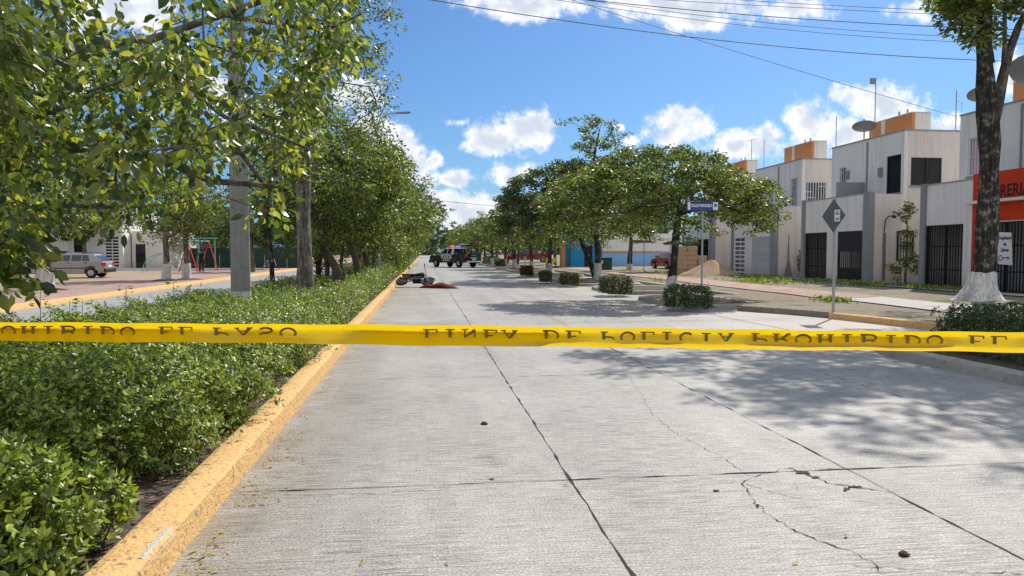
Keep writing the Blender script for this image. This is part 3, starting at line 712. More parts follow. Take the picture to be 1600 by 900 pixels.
def tree(name, label, loc, trunk, tr, att, per, crad, flat, lsize, leaf, bark, seed, wash_h=0, group=None, droop=0.5, asp=0.45, detail=False, fork=0.6, cat='tree', rmin=0.010, expo=.46, step=.45, lift=.12):
    rs = np.random.RandomState(seed)
    root = thing(name, label, cat, loc, 0, group)
    V, Fq, (sm, sr) = skeleton(trunk, tr, att, rs, fork, step=step, rmin=rmin, expo=expo, lift=lift)
    mesh_np('trunk', V, Fq, M[bark], root, True)
    V, Ft = clusters_to_leaves(att, per, crad, flat, lsize, rs, droop, asp, detail)
    mesh_np('crown', V, Ft, M[leaf], root)
    if wash_h: wash(root, sm, sr, wash_h, rs)
    return root
def ell_att(n, c, r, rs, shell=0.45, lumps=0.25, cut=None):
    """attractors in an ellipsoid, denser near its skin, with an uneven outline"""
    out = []
    ph = rs.uniform(0, 6.28, 6)
    while len(out) < n:
        d = rs.normal(size=3); d /= np.linalg.norm(d)
        q = rs.uniform(shell ** 3, 1) ** (1 / 3)
        f_ = 1 + lumps * (math.sin(3.1 * d[0] + ph[0] + 2 * d[2]) * math.cos(2.7 * d[1] + ph[1]) + 0.6 * math.sin(6 * d[2] + 4 * d[0] + ph[2])) * 0.9
        p = np.array(c) + d * q * f_ * np.array(r)
        if cut and cut(p): continue
        out.append(p)
    return np.array(out)
def umb_att(n, c, rx, ry, ztop, zrim, thick, rs, lob=0.12):
    """umbrella crown: dome from ztop at the middle to zrim at the edge, with a ragged underside"""
    out = []; ph = rs.uniform(0, 6.28, 4)
    while len(out) < n:
        a = rs.uniform(0, 2 * math.pi); q = math.sqrt(rs.uniform(0, 1)); e = 1 + lob * math.sin(3 * a + ph[0]) + lob * .7 * math.sin(5 * a + ph[1])
        x = q * e * rx * math.cos(a); y = q * e * ry * math.sin(a)
        z = ztop - (ztop - zrim) * q ** 2.2 - thick * rs.uniform(0, 1) ** 1.3 * (1 - 0.25 * q) + 0.18 * math.sin(2.3 * x + ph[2]) * math.cos(2 * y + ph[3])
        out.append((c[0] + x, c[1] + y, z))
    return np.array(out)

SPR = 7
def hedge_mesh(a, b, h, n, size, rs, p=4.0, seed=0, rough=0.13, asp=0.5, detail=False, shell=0.8):
    """leaves through the outer skin of a rounded block a x b (half sizes) x h"""
    ph = rs.uniform(0, 6.28, 8); C = []; need = n // SPR
    while need > 0:
        P_ = rs.uniform(-1.12, 1.12, (need * 3 + 50, 3)); P_[:, 2] = rs.uniform(0.0, 1.2, need * 3 + 50)
        X, Y, Z = P_[:, 0] * a, P_[:, 1] * b, P_[:, 2] * h
        nzv = np.sin(X * 5 + ph[0] + 2 * np.sin(Y * 3 + ph[1])) * np.cos(Y * 4.3 + ph[2]) * .6 + np.sin(X * 13 + ph[3] + Y * 4) * np.sin(Y * 14 + ph[4] + Z * 6) * .45 + np.sin(Z * 16 + ph[5] + X * 9 + Y * 5) * .35
        s = (np.abs(P_[:, 0]) ** p + np.abs(P_[:, 1]) ** p + np.clip(P_[:, 2], 0, 9) ** p) ** (1 / p) * (1 + rough * nzv + (.05 if p < 7 else .012) * rs.normal(size=len(X)))
        # undercut near the ground
        s = s + (0.25 if p < 7 else 0.0) * np.clip(0.35 - P_[:, 2], 0, 1)
        ok = (s < 1.0) & ((s > shell) | (rs.uniform(size=len(s)) < 0.12))
        Q = np.stack([X, Y, Z], 1)[ok][:need]; C.append(Q); need -= len(Q)
    C = np.vstack(C); m_ = len(C)
    out = np.stack([(C[:, 0] / a) ** 3, (C[:, 1] / b) ** 3, (C[:, 2] / h) ** 3 * 1.2], 1)
    O = out * 0.9 + rs.normal(size=(m_, 3)) * 0.28; O[:, 2] += 0.3; O /= np.linalg.norm(O, axis=1)[:, None]
    C = np.repeat(C, SPR, 0); O = np.repeat(O, SPR, 0); n = len(C); k = np.tile(np.arange(SPR), m_)
    sz = size * np.repeat(rs.uniform(.7, 1.25, m_), SPR) * rs.uniform(.75, 1.15, n)
    q = rs.normal(size=(n, 3)); q -= O * (q * O).sum(1)[:, None]; q /= np.linalg.norm(q, axis=1)[:, None]
    A = O * (0.15 + 0.5 * k / SPR)[:, None] + q; A /= np.linalg.norm(A, axis=1)[:, None]
    C = C + O * (sz * (k / SPR * 1.7 - .9) * (.35 if p >= 7 else 1))[:, None] + A * (sz * .5)[:, None]
    r2 = O + rs.normal(size=(n, 3)) * 0.25
    return leafcloud(C, A, sz, rs, asp=asp, fold=0.25, detail=detail, nz=r2)
def hedge(name, label, cx, cy, a, b, h, n, size, leaf, seed, group=None, rz=0.0, p=4.0, z=0.11, stems=40, detail=False, cat='hedge', rough=0.13, asp=0.5):
    rs = np.random.RandomState(seed)
    root = thing(name, label, cat, (cx, cy, z), rz, group)
    V, Ft = hedge_mesh(a, b, h, n, size, rs, p, rough=rough, detail=detail, asp=asp)
    mesh_np('foliage', V, Ft, M[leaf], root)
    mb = MB()
    for i in range(stems):
        x, y = rs.uniform(-.88, .88) * a, rs.uniform(-.88, .88) * b; q = Vector((x, y, -0.03))
        for f_ in range(rs.randint(2, 4)):
            e = Vector((x + rs.uniform(-.16, .16), y + rs.uniform(-.16, .16), h * rs.uniform(.6, .9)))
            e.x = max(-a * .92, min(a * .92, e.x)); e.y = max(-b * .92, min(b * .92, e.y))
            mid = q.lerp(e, .5) + Vector((rs.uniform(-.04, .04), rs.uniform(-.04, .04), 0))
            mb.tube([q, mid, e], [0.007, 0.005, 0.003], 3, False)
    mb.build('stems', M['twig'], root)
    return root

# ------------------------------------------------------------------ right-hand kerb trees
rs = np.random.RandomState(21)
cr = PY(1077, 300, 22.6)
att = umb_att(600, (-.05, 1.0), 4.0, 2.9, 4.9, 3.35, 1.9, rs, .06)
tree('almond_tree', 'umbrella-shaped tree with a whitewashed trunk foot behind the street name sign', (7.75, 22.6, 0.1),
     [(0, 0, 0), (.03, 0, .6), (.12, .05, 1.3), (.2, .1, 2.1), (.25, .1, 2.7)], [.17, .14, .12, .115, .09], att, 64, 0.34, 0.5, 0.125, 'leaf_umb', 'bark_dark', 21, 0.75, droop=0.15, rmin=0.008, lift=.05)
rs = np.random.RandomState(22)
att = np.vstack([umb_att(430, (-1.9, 0), 4.2, 4.0, 6.5, 4.5, 3.5, rs, 0.16), umb_att(50, (0.4, 0.3), 2.2, 2.0, 7.0, 5.9, 1.0, rs)])
tree('almond_tree', 'broad dark tree whose bare trunk leans left over the parked motorcycle side of the road'.replace(' over the parked motorcycle side of the road', ' beside a straight whitewashed trunk'), (9.75, 41.2, 0.1),
     [(0, 0, 0), (-.25, 0, .7), (-.7, 0, 1.7), (-1.0, 0, 2.6), (-1.2, 0, 3.2)], [.2, .17, .15, .13, .1], att, 64, 0.45, 0.5, 0.18, 'leaf_dark', 'bark_dark', 22, 0, droop=0.15, rmin=0.011, lift=.05)
rs = np.random.RandomState(23)
att = np.vstack([ell_att(42, (-.3, 0, 7.9), (1.75, 1.6, 1.5), rs, .5, .35), umb_att(60, (-.5, 0), 3.0, 2.6, 6.7, 5.6, 1.6, rs, .2)])
tree('almond_tree', 'tallest right-hand tree, an open sprig of leaves rising above the darker crowns', (9.55, 40.0, 0.1),
     [(0, 0, 0), (.0, 0, 1.5), (-.15, 0, 3), (-.35, 0, 5), (-.2, 0, 7.0), (.05, 0, 8.2)], [.2, .16, .14, .12, .07, .03], att, 30, 0.42, 0.5, 0.20, 'leaf_umb', 'bark_dark', 23, 0.95, droop=0.2, rmin=0.012, fork=.45)
# copies further down the kerb
def far_proto(seed, kind):
    rs = np.random.RandomState(seed)
    if kind == 'umb':
        att = umb_att(260, (0, 0), 3.7, 3.6, 5.4, 3.9, 2.9, rs, .16)
        return tree('almond_tree', 'spreading kerb tree, dark crown over a pale trunk foot', (0, 0, 0), [(0, 0, 0), (.05, 0, .8), (.1, .05, 1.7), (.12, 0, 2.7)], [.19, .15, .13, .1], att, 50, 0.5, 0.5, 0.2, 'leaf_umb', 'bark_dark', seed, 0.75, rmin=0.014, droop=.15)
    att = ell_att(170, (0, 0, 3.9), (2.3, 2.5, 2.4), rs, .45, .3)
    return tree('median_tree', 'bushy median tree', (0, 0, 0), [(0, 0, 0), (.1, 0, 1.0), (-.1, .1, 1.9), (0, 0, 2.6)], [.15, .12, .11, .09], att, 60, 0.52, 0.85, 0.17, 'leaf_row', 'bark_brown', seed, 0, rmin=0.012, droop=.4)
ORD = ['first', 'second', 'third', 'fourth', 'fifth', 'sixth', 'seventh', 'eighth', 'ninth', 'tenth', 'eleventh', 'twelfth', 'thirteenth', 'fourteenth']
U1 = far_proto(31, 'umb')
spots = [(8.6, 50.5, 1.0), (8.8, 60, .95), (8.6, 70, 1.05), (8.9, 81, 1.05), (8.6, 93, 1.0), (8.8, 106, 1.1), (8.6, 120, 1.1), (8.8, 138, 1.15)]
for i, (x, y, s) in enumerate(spots):
    o = U1 if i == 0 else copy_tree(U1)
    o.location = (x, y, .1); o.rotation_euler.z = i * 1.9; o.scale = (s, s, s * (1 + .04 * (i % 3)))
    tag(o, 'spreading dark kerb tree, %s in the right-hand row behind the tallest tree' % ORD[i], 'tree', 'kerb trees down the right side')
rs = np.random.RandomState(35)
tree('almond_tree', 'small tree with a thin dark trunk in front of the blue wall', (15.9, 56, 0.22), [(0, 0, 0), (0, 0, .9), (.08, 0, 1.8), (.1, 0, 2.5)], [.22, .19, .17, .12],
     umb_att(90, (0, 0), 3.0, 3.0, 4.4, 3.0, 1.6, rs, .2), 34, .45, .5, .2, 'leaf_umb', 'bark_dark', 35, 0.5, droop=.15)

# ------------------------------------------------------------------ big trunk at the right
rs = np.random.RandomState(41)
bt = (14.7, 19.5, 0.22)
def rel(px, py, y=19.5):
    p = PY(px, py, y); return np.array([p.x - bt[0], y - bt[1], p.z - bt[2]])
trunk = [np.array([rel(1529, 470)[0], 0, -0.1]), rel(1531, 452), rel(1535, 430), rel(1541, 380), rel(1545, 300), rel(1546, 220), rel(1541, 140), rel(1537, 70), rel(1539, 0), rel(1541, -80), rel(1536, -160)]
tr = [.40, .33, .29, .285, .275, .275, .255, .2, .175, .14, .1]
A1 = np.array([rel(rs.uniform(1478, 1560), rs.uniform(-30, 62), 19.5 + rs.uniform(-1.4, .8)) for _ in range(26)])
A1 = A1[[not (p[0] > rel(1530, 0)[0] and p[2] < rel(0, 30)[2]) for p in A1]]
A2 = np.array([rel(rs.uniform(1565, 1680), rs.uniform(-60, 55), 19.5 + rs.uniform(-1.0, 1.5)) for _ in range(16)])
A3 = ell_att(230, (-1.0, -2.4, 10.2), (3.9, 4.0, 1.7), rs, .1, .4)
A4 = ell_att(40, (2.5, 1.0, 10.5), (3.5, 3.0, 2.0), rs, .2, .3)
limb = np.array([rel(1558, 165), rel(1567, 120), rel(1577, 80), rel(1592, 40), rel(1608, 10)])
root = tree('street_tree', 'tall tree with a thick lichened black trunk and whitewashed foot beside the red shop front', bt, trunk, tr, np.vstack([A1, A2, A3, A4]), 84, 0.55, 0.6, 0.20, 'leaf_umb', 'bark_dark', 41, 0, rmin=0.013, fork=.66, step=.5, droop=.2)
lm = MB().tube([rel(1552, 190)] + list(limb) + [rel(1640, -60)], [.17, .165, .14, .12, .1, .07, .05], 10)
lm.tube([rel(1567, 120), rel(1570, 70), rel(1570, 20), rel(1574, -30)], [.07, .06, .05, .04], 8)
lm.tube([rel(1553, 98), rel(1548, 60), rel(1550, 30)], [.03, .025, .02], 6)
autosmooth(lm.build('limb', M['bark'], root), 60)
# whitewash + buttress roots
vs = []; k = 28; prof = [(0.0, .68, 0), (0.1, .54, 1), (.22, .49, 1), (.38, .42, 1), (.55, .385, 1), (.72, .355, 1), (.86, .34, 1)]
for z, r_, q in prof:
    for j in range(k):
        an = 2 * math.pi * j / k; lob = 1 + (0.30 * math.sin(an * 5 + 1) + .08 * math.sin(an * 9)) * max(0, (0.6 - z)) * 1.5
        cx = trunk[0][0] + (trunk[3][0] - trunk[0][0]) * min(1, z / 1.3)
        vs.append((cx + r_ * lob * math.cos(an), r_ * lob * math.sin(an), z - .03 + (rs.uniform(-.03, .03) if z == .86 else 0)))
mesh_np('whitewash', vs, [(i * k + j, i * k + (j + 1) % k, (i + 1) * k + (j + 1) % k, (i + 1) * k + j) for i in range(6) for j in range(k)], M['whitewash'], root, True)

# ------------------------------------------------------------------ median trees
rs = np.random.RandomState(51)
att = np.vstack([ell_att(150, (0.1, 0, 7.6), (2.15, 2.2, 3.3), rs, .35, .35), ell_att(40, (-.2, 0, 4.3), (1.9, 1.8, 1.0), rs, .3, .3),
                 np.array([PY(rs.uniform(540, 612), rs.uniform(0, 245), 20 + rs.uniform(-.8, .8)) - Vector((-3.1, 20, .1)) for _ in range(34)])])
tree('median_tree', 'tall median tree with a mottled grey forked trunk rising from the hedge', (-3.1, 20, 0.1), [(0, 0, 0), (0, 0, 1.2), (-.03, 0, 2.4), (.0, 0, 3.8), (.1, 0, 5.5), (.05, 0, 8)], [.23, .2, .19, .16, .12, .05],
     att, 62, .42, .8, .105, 'leaf_row', 'bark', 51, 0, rmin=.008, fork=.45, droop=.55)
rs = np.random.RandomState(52)
tree('median_tree', 'median tree with a bent brown trunk leaning left out of the hedge', (-3.2, 27.0, 0.1), [(0.3, 0, 0), (.1, 0, .9), (-.3, 0, 1.7), (-.45, 0, 2.4), (-.6, 0, 3.3)], [.24, .17, .14, .12, .1],
     ell_att(220, (-.1, 0, 3.95), (2.35, 2.6, 2.2), rs, .45, .28), 56, .45, .85, .15, 'leaf_row', 'bark_brown', 52, 0, droop=.4)
rs = np.random.RandomState(53)
tree('median_tree', 'median tree with a slim brown trunk leaning left, right of the bent one', (-2.55, 28.6, 0.1), [(0.25, 0, 0), (.05, 0, 1.0), (-.25, 0, 2.0), (-.5, 0, 3.0)], [.17, .14, .12, .1],
     ell_att(220, (0.05, 0, 4.0), (2.1, 2.5, 2.3), rs, .45, .3), 56, .45, .85, .15, 'leaf_row', 'bark_brown', 53, 0, droop=.4)
tree('median_tree', 'thin dark young tree at the far edge of the median near the concrete pole', (-5.25, 26.5, 0.1), [(0.05, 0, 0), (0, 0, 1.2), (-.08, 0, 2.4), (-.1, 0, 3.4)], [.09, .075, .065, .05],
     ell_att(70, (0, 0, 3.9), (1.5, 1.6, 1.3), np.random.RandomState(54), .3, .3), 50, .42, .8, .11, 'leaf_row', 'bark_dark', 54, 0, droop=.5)
Pm = [far_proto(61, 'row'), far_proto(62, 'row')]
row = [(-2.6, 33.5, 1.0), (-2.5, 39, 1.0), (-2.7, 44.5, 1.08), (-2.2, 51, 1.08), (-2.3, 58, 1.12), (-1.9, 65, 1.1), (-2.1, 73, 1.15), (-1.8, 82, 1.1), (-1.9, 92, 1.1), (-2.0, 104, 1.15), (-2.0, 118, 1.15), (-2.2, 134, 1.2)]
used = [0, 0]
for i, (x, y, s) in enumerate(row):
    j = i % 2; o = Pm[j] if not used[j] else copy_tree(Pm[j]); used[j] = 1
    o.location = (x, y, .1); o.rotation_euler.z = i * 2.3; o.scale = (s * 1.05, s, s * (.93 + .05 * ((i * 7) % 3)))
    tag(o, 'bushy yellow-green median tree, %s in the row beyond the leaning trunks' % ORD[i], 'tree', 'bushy trees along the median')
# second file of trees nearer the opposite road
for i, (x, y, s) in enumerate([(-4.6, 36, .9), (-4.8, 45, .95), (-4.6, 54, 1.0), (-4.8, 66, 1.0), (-4.7, 80, 1.05)]):
    o = copy_tree(Pm[i % 2]); o.location = (x, y, .1); o.rotation_euler.z = 1 + i * 1.7; o.scale = (s, s, s)
    tag(o, 'bushy median tree on the opposite-road side, %s counted from the camera' % ORD[i], 'tree', 'bushy trees along the median')
rs = np.random.RandomState(63)
tree('median_tree', 'flat layered dark crown reaching over the road above the police pickup', (-1.9, 98, .1), [(0, 0, 0), (.3, 0, 2), (1.2, 0, 4.5), (2.2, 0, 6.5)], [.3, .25, .2, .12],
     umb_att(80, (2.6, 0), 3.3, 3.2, 9.2, 7.0, 3.0, rs, .3), 26, .55, .4, .32, 'leaf_dark', 'bark_dark', 63, 0, droop=.1, rmin=.02)

# ------------------------------------------------------------------ foreground tree overhanging from the left
rs = np.random.RandomState(71)
POLY = [(-60, -60), (585, -60), (570, 50), (540, 100), (490, 140), (510, 205), (455, 250), (440, 300), (430, 352), (410, 352), (380, 300), (330, 315), (250, 310), (200, 335), (130, 322), (62, 365), (10, 410), (-60, 410)]
def inside(x, y, poly):
    c = False; n = len(poly)
    for i in range(n):
        x1, y1 = poly[i]; x2, y2 = poly[(i + 1) % n]
        if (y1 > y) != (y2 > y) and x < (x2 - x1) * (y - y1) / (y2 - y1) + x1: c = not c
    return c
ft = np.array([-5.4, 6.6, 0.1]); A = []
holes = [((205, 5), 60), ((480, 60), 22), ((290, 60), 22), ((150, 185), 20), ((420, 170), 24), ((60, 95), 18), ((400, 250), 20), ((250, 270), 16), ((345, 45), 30), ((115, 130), 22), ((212, 130), 24), ((330, 150), 24), ((265, 195), 22), ((415, 130), 36), ((560, 20), 30), ((235, 25), 30)]
while len(A) < 345:
    px, py = rs.uniform(-60, 600), rs.uniform(-60, 470)
    if not inside(px, py, POLY): continue
    if px > 440 and rs.uniform() < .3: continue
    if 350 < px < 405 and py < 360 and rs.uniform() < .8: continue
    if py < 70 and px < 430 and rs.uniform() < .45: continue
    if any(math.hypot(px - h[0], py - h[1]) < r_ for (h, r_) in holes): continue
    y = (rs.uniform(3.9, 10.0) if py < 250 else rs.uniform(5.0, 10.5)) if px < 420 else rs.uniform(5.2, 7.8)
    p = PY(px, py, y); A.append((p.x - ft[0], y - ft[1], p.z - ft[2]))
for _ in range(16):
    y = rs.uniform(3.7, 4.6); p = PY(rs.uniform(-50, 22), rs.uniform(330, 425), y); A.append((p.x - ft[0], y - ft[1], p.z - ft[2]))
A = np.array(A)
root = tree('broadleaf_tree', 'nearest tree, large glossy leaves on thin branches hanging in from the left edge', tuple(ft), [(0, 0, 0), (.05, 0, 1.1), (.3, 0, 1.9), (.7, 0, 2.3)], [.22, .17, .14, .12],
     A, 38, .26, .9, .076, 'leaf_back', 'bark', 71, 0, droop=.75, asp=.56, detail=True, fork=.7, rmin=.0045, expo=.52, step=.28, lift=.1)
fl = MB()
for pts, rr_ in (([(-40, 236), (80, 232), (160, 230), (250, 248), (330, 283), (440, 292)], (.05, .045, .04, .035, .028, .015)), ([(40, 66), (130, 76), (240, 60), (350, 22), (470, -20)], (.035, .035, .03, .026, .02)),
                 ([(250, 105), (300, 145), (350, 182), (420, 208), (480, 232)], (.012, .016, .018, .016, .01)), ([(345, 22), (420, 34), (470, 44), (520, 42), (565, 22)], (.02, .018, .015, .012, .006)), ([(160, 232), (60, 200), (-60, 190)], (.03, .035, .04))):
    fl.tube([PY(a, b, 6.2 - (a - 200) * .0012) - Vector(ft) for a, b in pts], list(rr_), 7)
autosmooth(fl.build('limb', M['bark'], root), 60)
rs = np.random.RandomState(72)
A = []
for _ in range(26):
    p = PY(rs.uniform(-60, 40), rs.uniform(30, 230), rs.uniform(3.2, 4.4)); A.append((p.x + 4.0, p.y - 3.9, p.z - .1))
tree('mango_tree', 'drooping long narrow leaves at the upper left corner', (-4.0, 3.9, .1), [(0, 0, 0), (0, 0, 1.0), (.1, 0, 2.0), (.3, 0, 2.5)], [.12, .1, .08, .06], np.array(A), 14, .13, .8, .15, 'leaf_long', 'bark_brown', 72, 0,
     droop=.7, asp=.2, detail=True, rmin=.004, step=.25)

# ------------------------------------------------------------------ median hedges
hedge('shrub', 'small grey-green shrub cut off by the lower left corner', -2.36, 2.85, .40, .34, .42, 2600, .045, 'leaf_hedge', 80, stems=14, p=2.6, detail=True)
hedge('shrub', 'single open shrub with big leaves beside the chipped kerb', -2.2, 3.72, .66, .42, .50, 9000, .050, 'leaf_hedge', 81, stems=26, p=2.8, detail=True, rough=.3)
for (y_, b_, h_, n_, xo, lb_) in ((5.5, .66, .74, 50000, .0, 'nearest block of dark green median hedge behind the open shrub'), (6.98, .66, .70, 42000, .06, 'second block of median hedge from the camera, below the tape at the left'), (8.46, .66, .73, 36000, -.05, 'third block of median hedge from the camera, below the word on the tape'),
                              (9.98, .70, .66, 32000, .07, 'fourth block of median hedge, its top level with the tape'), (11.6, .76, .62, 26000, 0, 'fifth block of median hedge, seen just over the tape')):
    hedge('hedge', lb_, -3.5 + xo, y_, 1.96, b_, h_, n_, .046, 'leaf_hedge', int(y_ * 10), stems=90 if y_ < 6 else 40, p=4.5, rough=.15)
hedge('hedge', 'loose light green median shrubs around the concrete pole', -3.6, 14.0, 1.9, 1.7, .60, 30000, .05, 'leaf_bright', 85, stems=40, p=4, rough=.2)
hedge('hedge', 'light green median shrubs in front of the forked grey trunk', -3.9, 17.4, 1.6, 1.9, .55, 20000, .055, 'leaf_bright', 86, stems=30, p=4, rough=.22)
hedge('hedge', 'narrow clipped hedge along the kerb right of the forked grey trunk', -2.0, 18.8, .42, 3.9, .66, 20000, .05, 'leaf_hedge', 87, stems=40, p=5, rough=.1)
hedge('hedge', 'narrow clipped hedge along the kerb beside the fallen motorcycle', -2.05, 29.2, .5, 6.1, .78, 22000, .065, 'leaf_bright', 88, stems=20, p=4, rough=.15)
hedge('hedge', 'dark ground-hugging hedge around the leaning trunks', -4.1, 26.0, 1.4, 5.5, .55, 16000, .075, 'leaf_hedge', 89, stems=20, p=4, rough=.2)
for i, (y, L_, ls, lf) in enumerate([(41, 5.6, .09, 'leaf_bright'), (53, 6.2, .11, 'leaf_bright'), (67, 7.5, .14, 'leaf_bright'), (86, 11, .17, 'leaf_bright')]):
    hedge('hedge', 'rough green verge hedge along the median, %s beyond the fallen motorcycle' % ORD[i], -3.0, y, 1.35, L_, .85 + .1 * i, 11000, ls, lf, 90 + i, stems=0, p=3.5, rough=.3, group='far median hedges')
hedge('hedge', 'dark bush just left of the concrete pole', -4.75, 15.6, .5, .5, .72, 3500, .06, 'leaf_hedge', 95, stems=10, p=2.6)
# bright saplings mixed in the far row at the road side
for i, (x, y, h) in enumerate([(-1.7, 47, 3.4), (-1.5, 56, 4.2), (-1.3, 66, 4.4)]):
    rs = np.random.RandomState(100 + i)
    tree('sapling', 'bright green sapling at the kerb, %s below the bushy median trees' % ORD[i], (x, y, .1), [(0, 0, 0), (0, 0, h * .3), (.05, 0, h * .6)], [.06, .05, .03], ell_att(60, (0, 0, h * .55), (.9, 1.4, h * .5), rs, .2, .3), 40, .4, 1, .12, 'leaf_bright', 'bark_brown', 100 + i, 0, droop=.3)
# weeds standing above the hedge at the left
for i, (px, py, y, lb) in enumerate([(62, 450, 12.2, 'leftmost tall weed sprout standing above the hedge top'), (108, 470, 12.6, 'short weed sprout right of the tallest one above the hedge'), (128, 468, 12.0, 'thin weed sprout on the hedge under the silver hatchback'), (196, 446, 13.0, 'tall pale weed sprout left of the orange kerb line above the hedge'), (270, 440, 14.0, 'thin bare-stemmed weed between the hedge and the opposite road')]):
    rs = np.random.RandomState(110 + i); p = PY(px, py, y); h = p.z - .45
    t = thing('weed', lb, 'weed', (p.x, y, .45), 0, 'weeds above the hedge')
    MB().tube([(0, 0, -.35), (0, 0, h * .5), (.01, 0, h)], [.006, .005, .003], 5).build('stem', M['twig'], t)
    n = 34; zz = rs.uniform(.1, 1.05, n) ** .7 * h; an = rs.uniform(0, 6.28, n); rad_ = .03 + .09 * (1 - np.abs(zz / h - .6))
    C = np.stack([np.cos(an) * rad_, np.sin(an) * rad_, zz], 1); Ax = np.stack([np.cos(an), np.sin(an), rs.uniform(-.2, .5, n)], 1); Ax /= np.linalg.norm(Ax, axis=1)[:, None]
    V, Ft = leafcloud(C, Ax, rs.uniform(.05, .11, n), rs, asp=.4, nz=np.tile([[0, 0, 1.]], (n, 1))); mesh_np('leaves', V, Ft, M['leaf_bright'], t)
# spiky plant
t = thing('yucca', 'dark spiky plant on the median behind the forked grey trunk', 'plant', (-4.7, 34, .1)); rs = np.random.RandomState(7)
vs = []; fs = []
for i in range(110):
    an = rs.uniform(0, 6.28); el = rs.uniform(-.25, 1.35); L_ = rs.uniform(1.1, 1.7); z0 = rs.uniform(.5, 1.3); w = .035
    d = Vector((math.cos(an) * math.cos(el), math.sin(an) * math.cos(el), math.sin(el))); s = d.cross(Vector((0, 0, 1))).normalized() * w; n0 = len(vs)
    p = Vector((0, 0, z0))
    vs += [p - s, p + s, p + d * L_ * .6 + s * .9, p + d * L_ * .6 - s * .9, p + d * L_ - Vector((0, 0, .12))]; fs += [(n0, n0 + 1, n0 + 2), (n0, n0 + 2, n0 + 3), (n0 + 3, n0 + 2, n0 + 4)]
mesh_np('leaves', [tuple(v_) for v_ in vs], fs, M['leaf_dark'], t)
MB().tube([(0, 0, -.05), (0, 0, 1.4)], [.14, .1], 8).build('trunk', M['bark_dark'], t)

# ------------------------------------------------------------------ clipped hedges of the right-hand planters
def hedge_px(label, px0, px1, pyb, pyt, depth, n, ls, seed, leaf='leaf_box'):
    A_, B_ = G(px0, pyb, .12), G(px1, pyb, .12); y = (A_.y + B_.y) / 2
    xl, xr = PY(px0, pyb, y).x, PY(px1, pyb, y).x; h = PY(px0, pyt, y).z - .12
    hedge('clipped_hedge', label, (xl + xr) / 2, y + depth / 2, (xr - xl) / 2, depth / 2, h, n, ls, leaf, seed, 'clipped hedges in the kerb planters', stems=16, p=7, rough=.07, z=.11)
hedge('clipped_hedge', 'long dark clipped hedge at the right edge below the thick lichened trunk', 9.25, 7.0, 1.36, 4.1, .72, 90000, .044, 'leaf_dark', 120, 'clipped hedges in the kerb planters', p=9, rough=.05, stems=60)
hedge_px('dark clipped hedge at the foot of the street name sign post', 1052, 1117, 481, 447, 1.1, 9000, .05, 121, 'leaf_dark')
hedge_px('clipped box hedge just right of the whitewashed straight trunk', 946, 992, 459, 431, 1.3, 7000, .06, 122)
hedge_px('small yellowish clipped hedge left of the leaning dark trunk', 881, 908, 445, 427, 1.2, 4500, .07, 123)
hedge_px('clipped hedge cube far along the right kerb beyond the yellowish one', 816, 834, 430, 415, 1.3, 4000, .08, 124)
hedge_px('dark hedge cube in the shade of the fourth planter tree', 847, 864, 440, 424, 1.2, 4000, .07, 125, 'leaf_dark')
hedge_px('long low hedge by the far kerb, behind the two waiting people', 762, 783, 412.5, 400, 9.0, 5000, .12, 126)
hedge_px('dark low hedge at the right of the far kerb hedge', 778, 790, 416, 405, 3.0, 3500, .10, 127, 'leaf_dark')
# low weeds in front of the houses
rs = np.random.RandomState(130); n = 5200
cx = [(20 * 0 + 17.6, 27.6, .8, 1.2), (17.9, 31, .8, 2.2), (17.4, 37, 1.2, 2.5), (14.5, 31, 2.0, 2.0), (13.0, 36, 1.6, 3.0), (15.8, 33, 1.2, 2.0), (16, 45, 2, 4), (12.2, 20.5, .6, .8), (18.0, 24.5, .6, 1.8)]
C = []
for i in range(n):
    c = cx[rs.randint(len(cx))]; x, y = rs.normal(c[0], c[2] * .5), rs.normal(c[1], c[3] * .5)
    if x < 11.3 or x > 18.75 or (12.2 < x < 14.3 and y < 60): continue
    C.append((x, y, vz(x, y) + rs.uniform(0.02, .12)))
C = np.array(C); n = len(C); Ax = rs.normal(size=(n, 3)) * .5 + np.array([0, 0, .9]); Ax /= np.linalg.norm(Ax, axis=1)[:, None]
V, Ft = leafcloud(C, Ax, rs.uniform(.08, .2, n), rs, asp=.3); tag(mesh_np('weeds', V, Ft, M['leaf_bright'], None), 'low green weeds and grass tufts in front of the house walls', 'weeds', None, 'stuff')

# ------------------------------------------------------------------ trees of the left-hand side and the distance
rs = np.random.RandomState(140)
def side_tree(lb, loc, h, r_, seed, leaf='leaf_row', washh=.9, ls=.15, group=None, n=150, th=.1):
    rs = np.random.RandomState(seed)
    return tree('street_tree', lb, loc, [(0, 0, 0), (.05, 0, h * .2), (0, 0, h * .38), (.1, 0, h * .5)], [th * 1.6, th * 1.2, th * 1.1, th * .8], ell_att(n, (0, 0, h * .68), (r_, r_, h * .32), rs, .35, .3), 44, .45, .8, ls, leaf, 'bark', seed, washh, group, droop=.4)
side_tree('pavement tree with a slim whitewashed trunk left of the red swing frame', (-13.4, 40.6, .14), 5.6, 2.3, 141, 'leaf_umb', th=.13)
side_tree('pavement tree whose pale trunk stands against the red swing frame', (-12.75, 41.8, .14), 5.8, 2.3, 142, 'leaf_row', th=.13)
side_tree('pavement tree with a whitewashed trunk in front of the silver hatchback bonnet', (-14.9, 31.2, .14), 5.6, 2.9, 143, 'leaf_umb', th=.2, n=200)
side_tree('pavement tree at the far left edge with its foot in a soil ring', (-16.4, 29.3, .14), 5.8, 2.8, 144, 'leaf_row', th=.13, washh=.5)
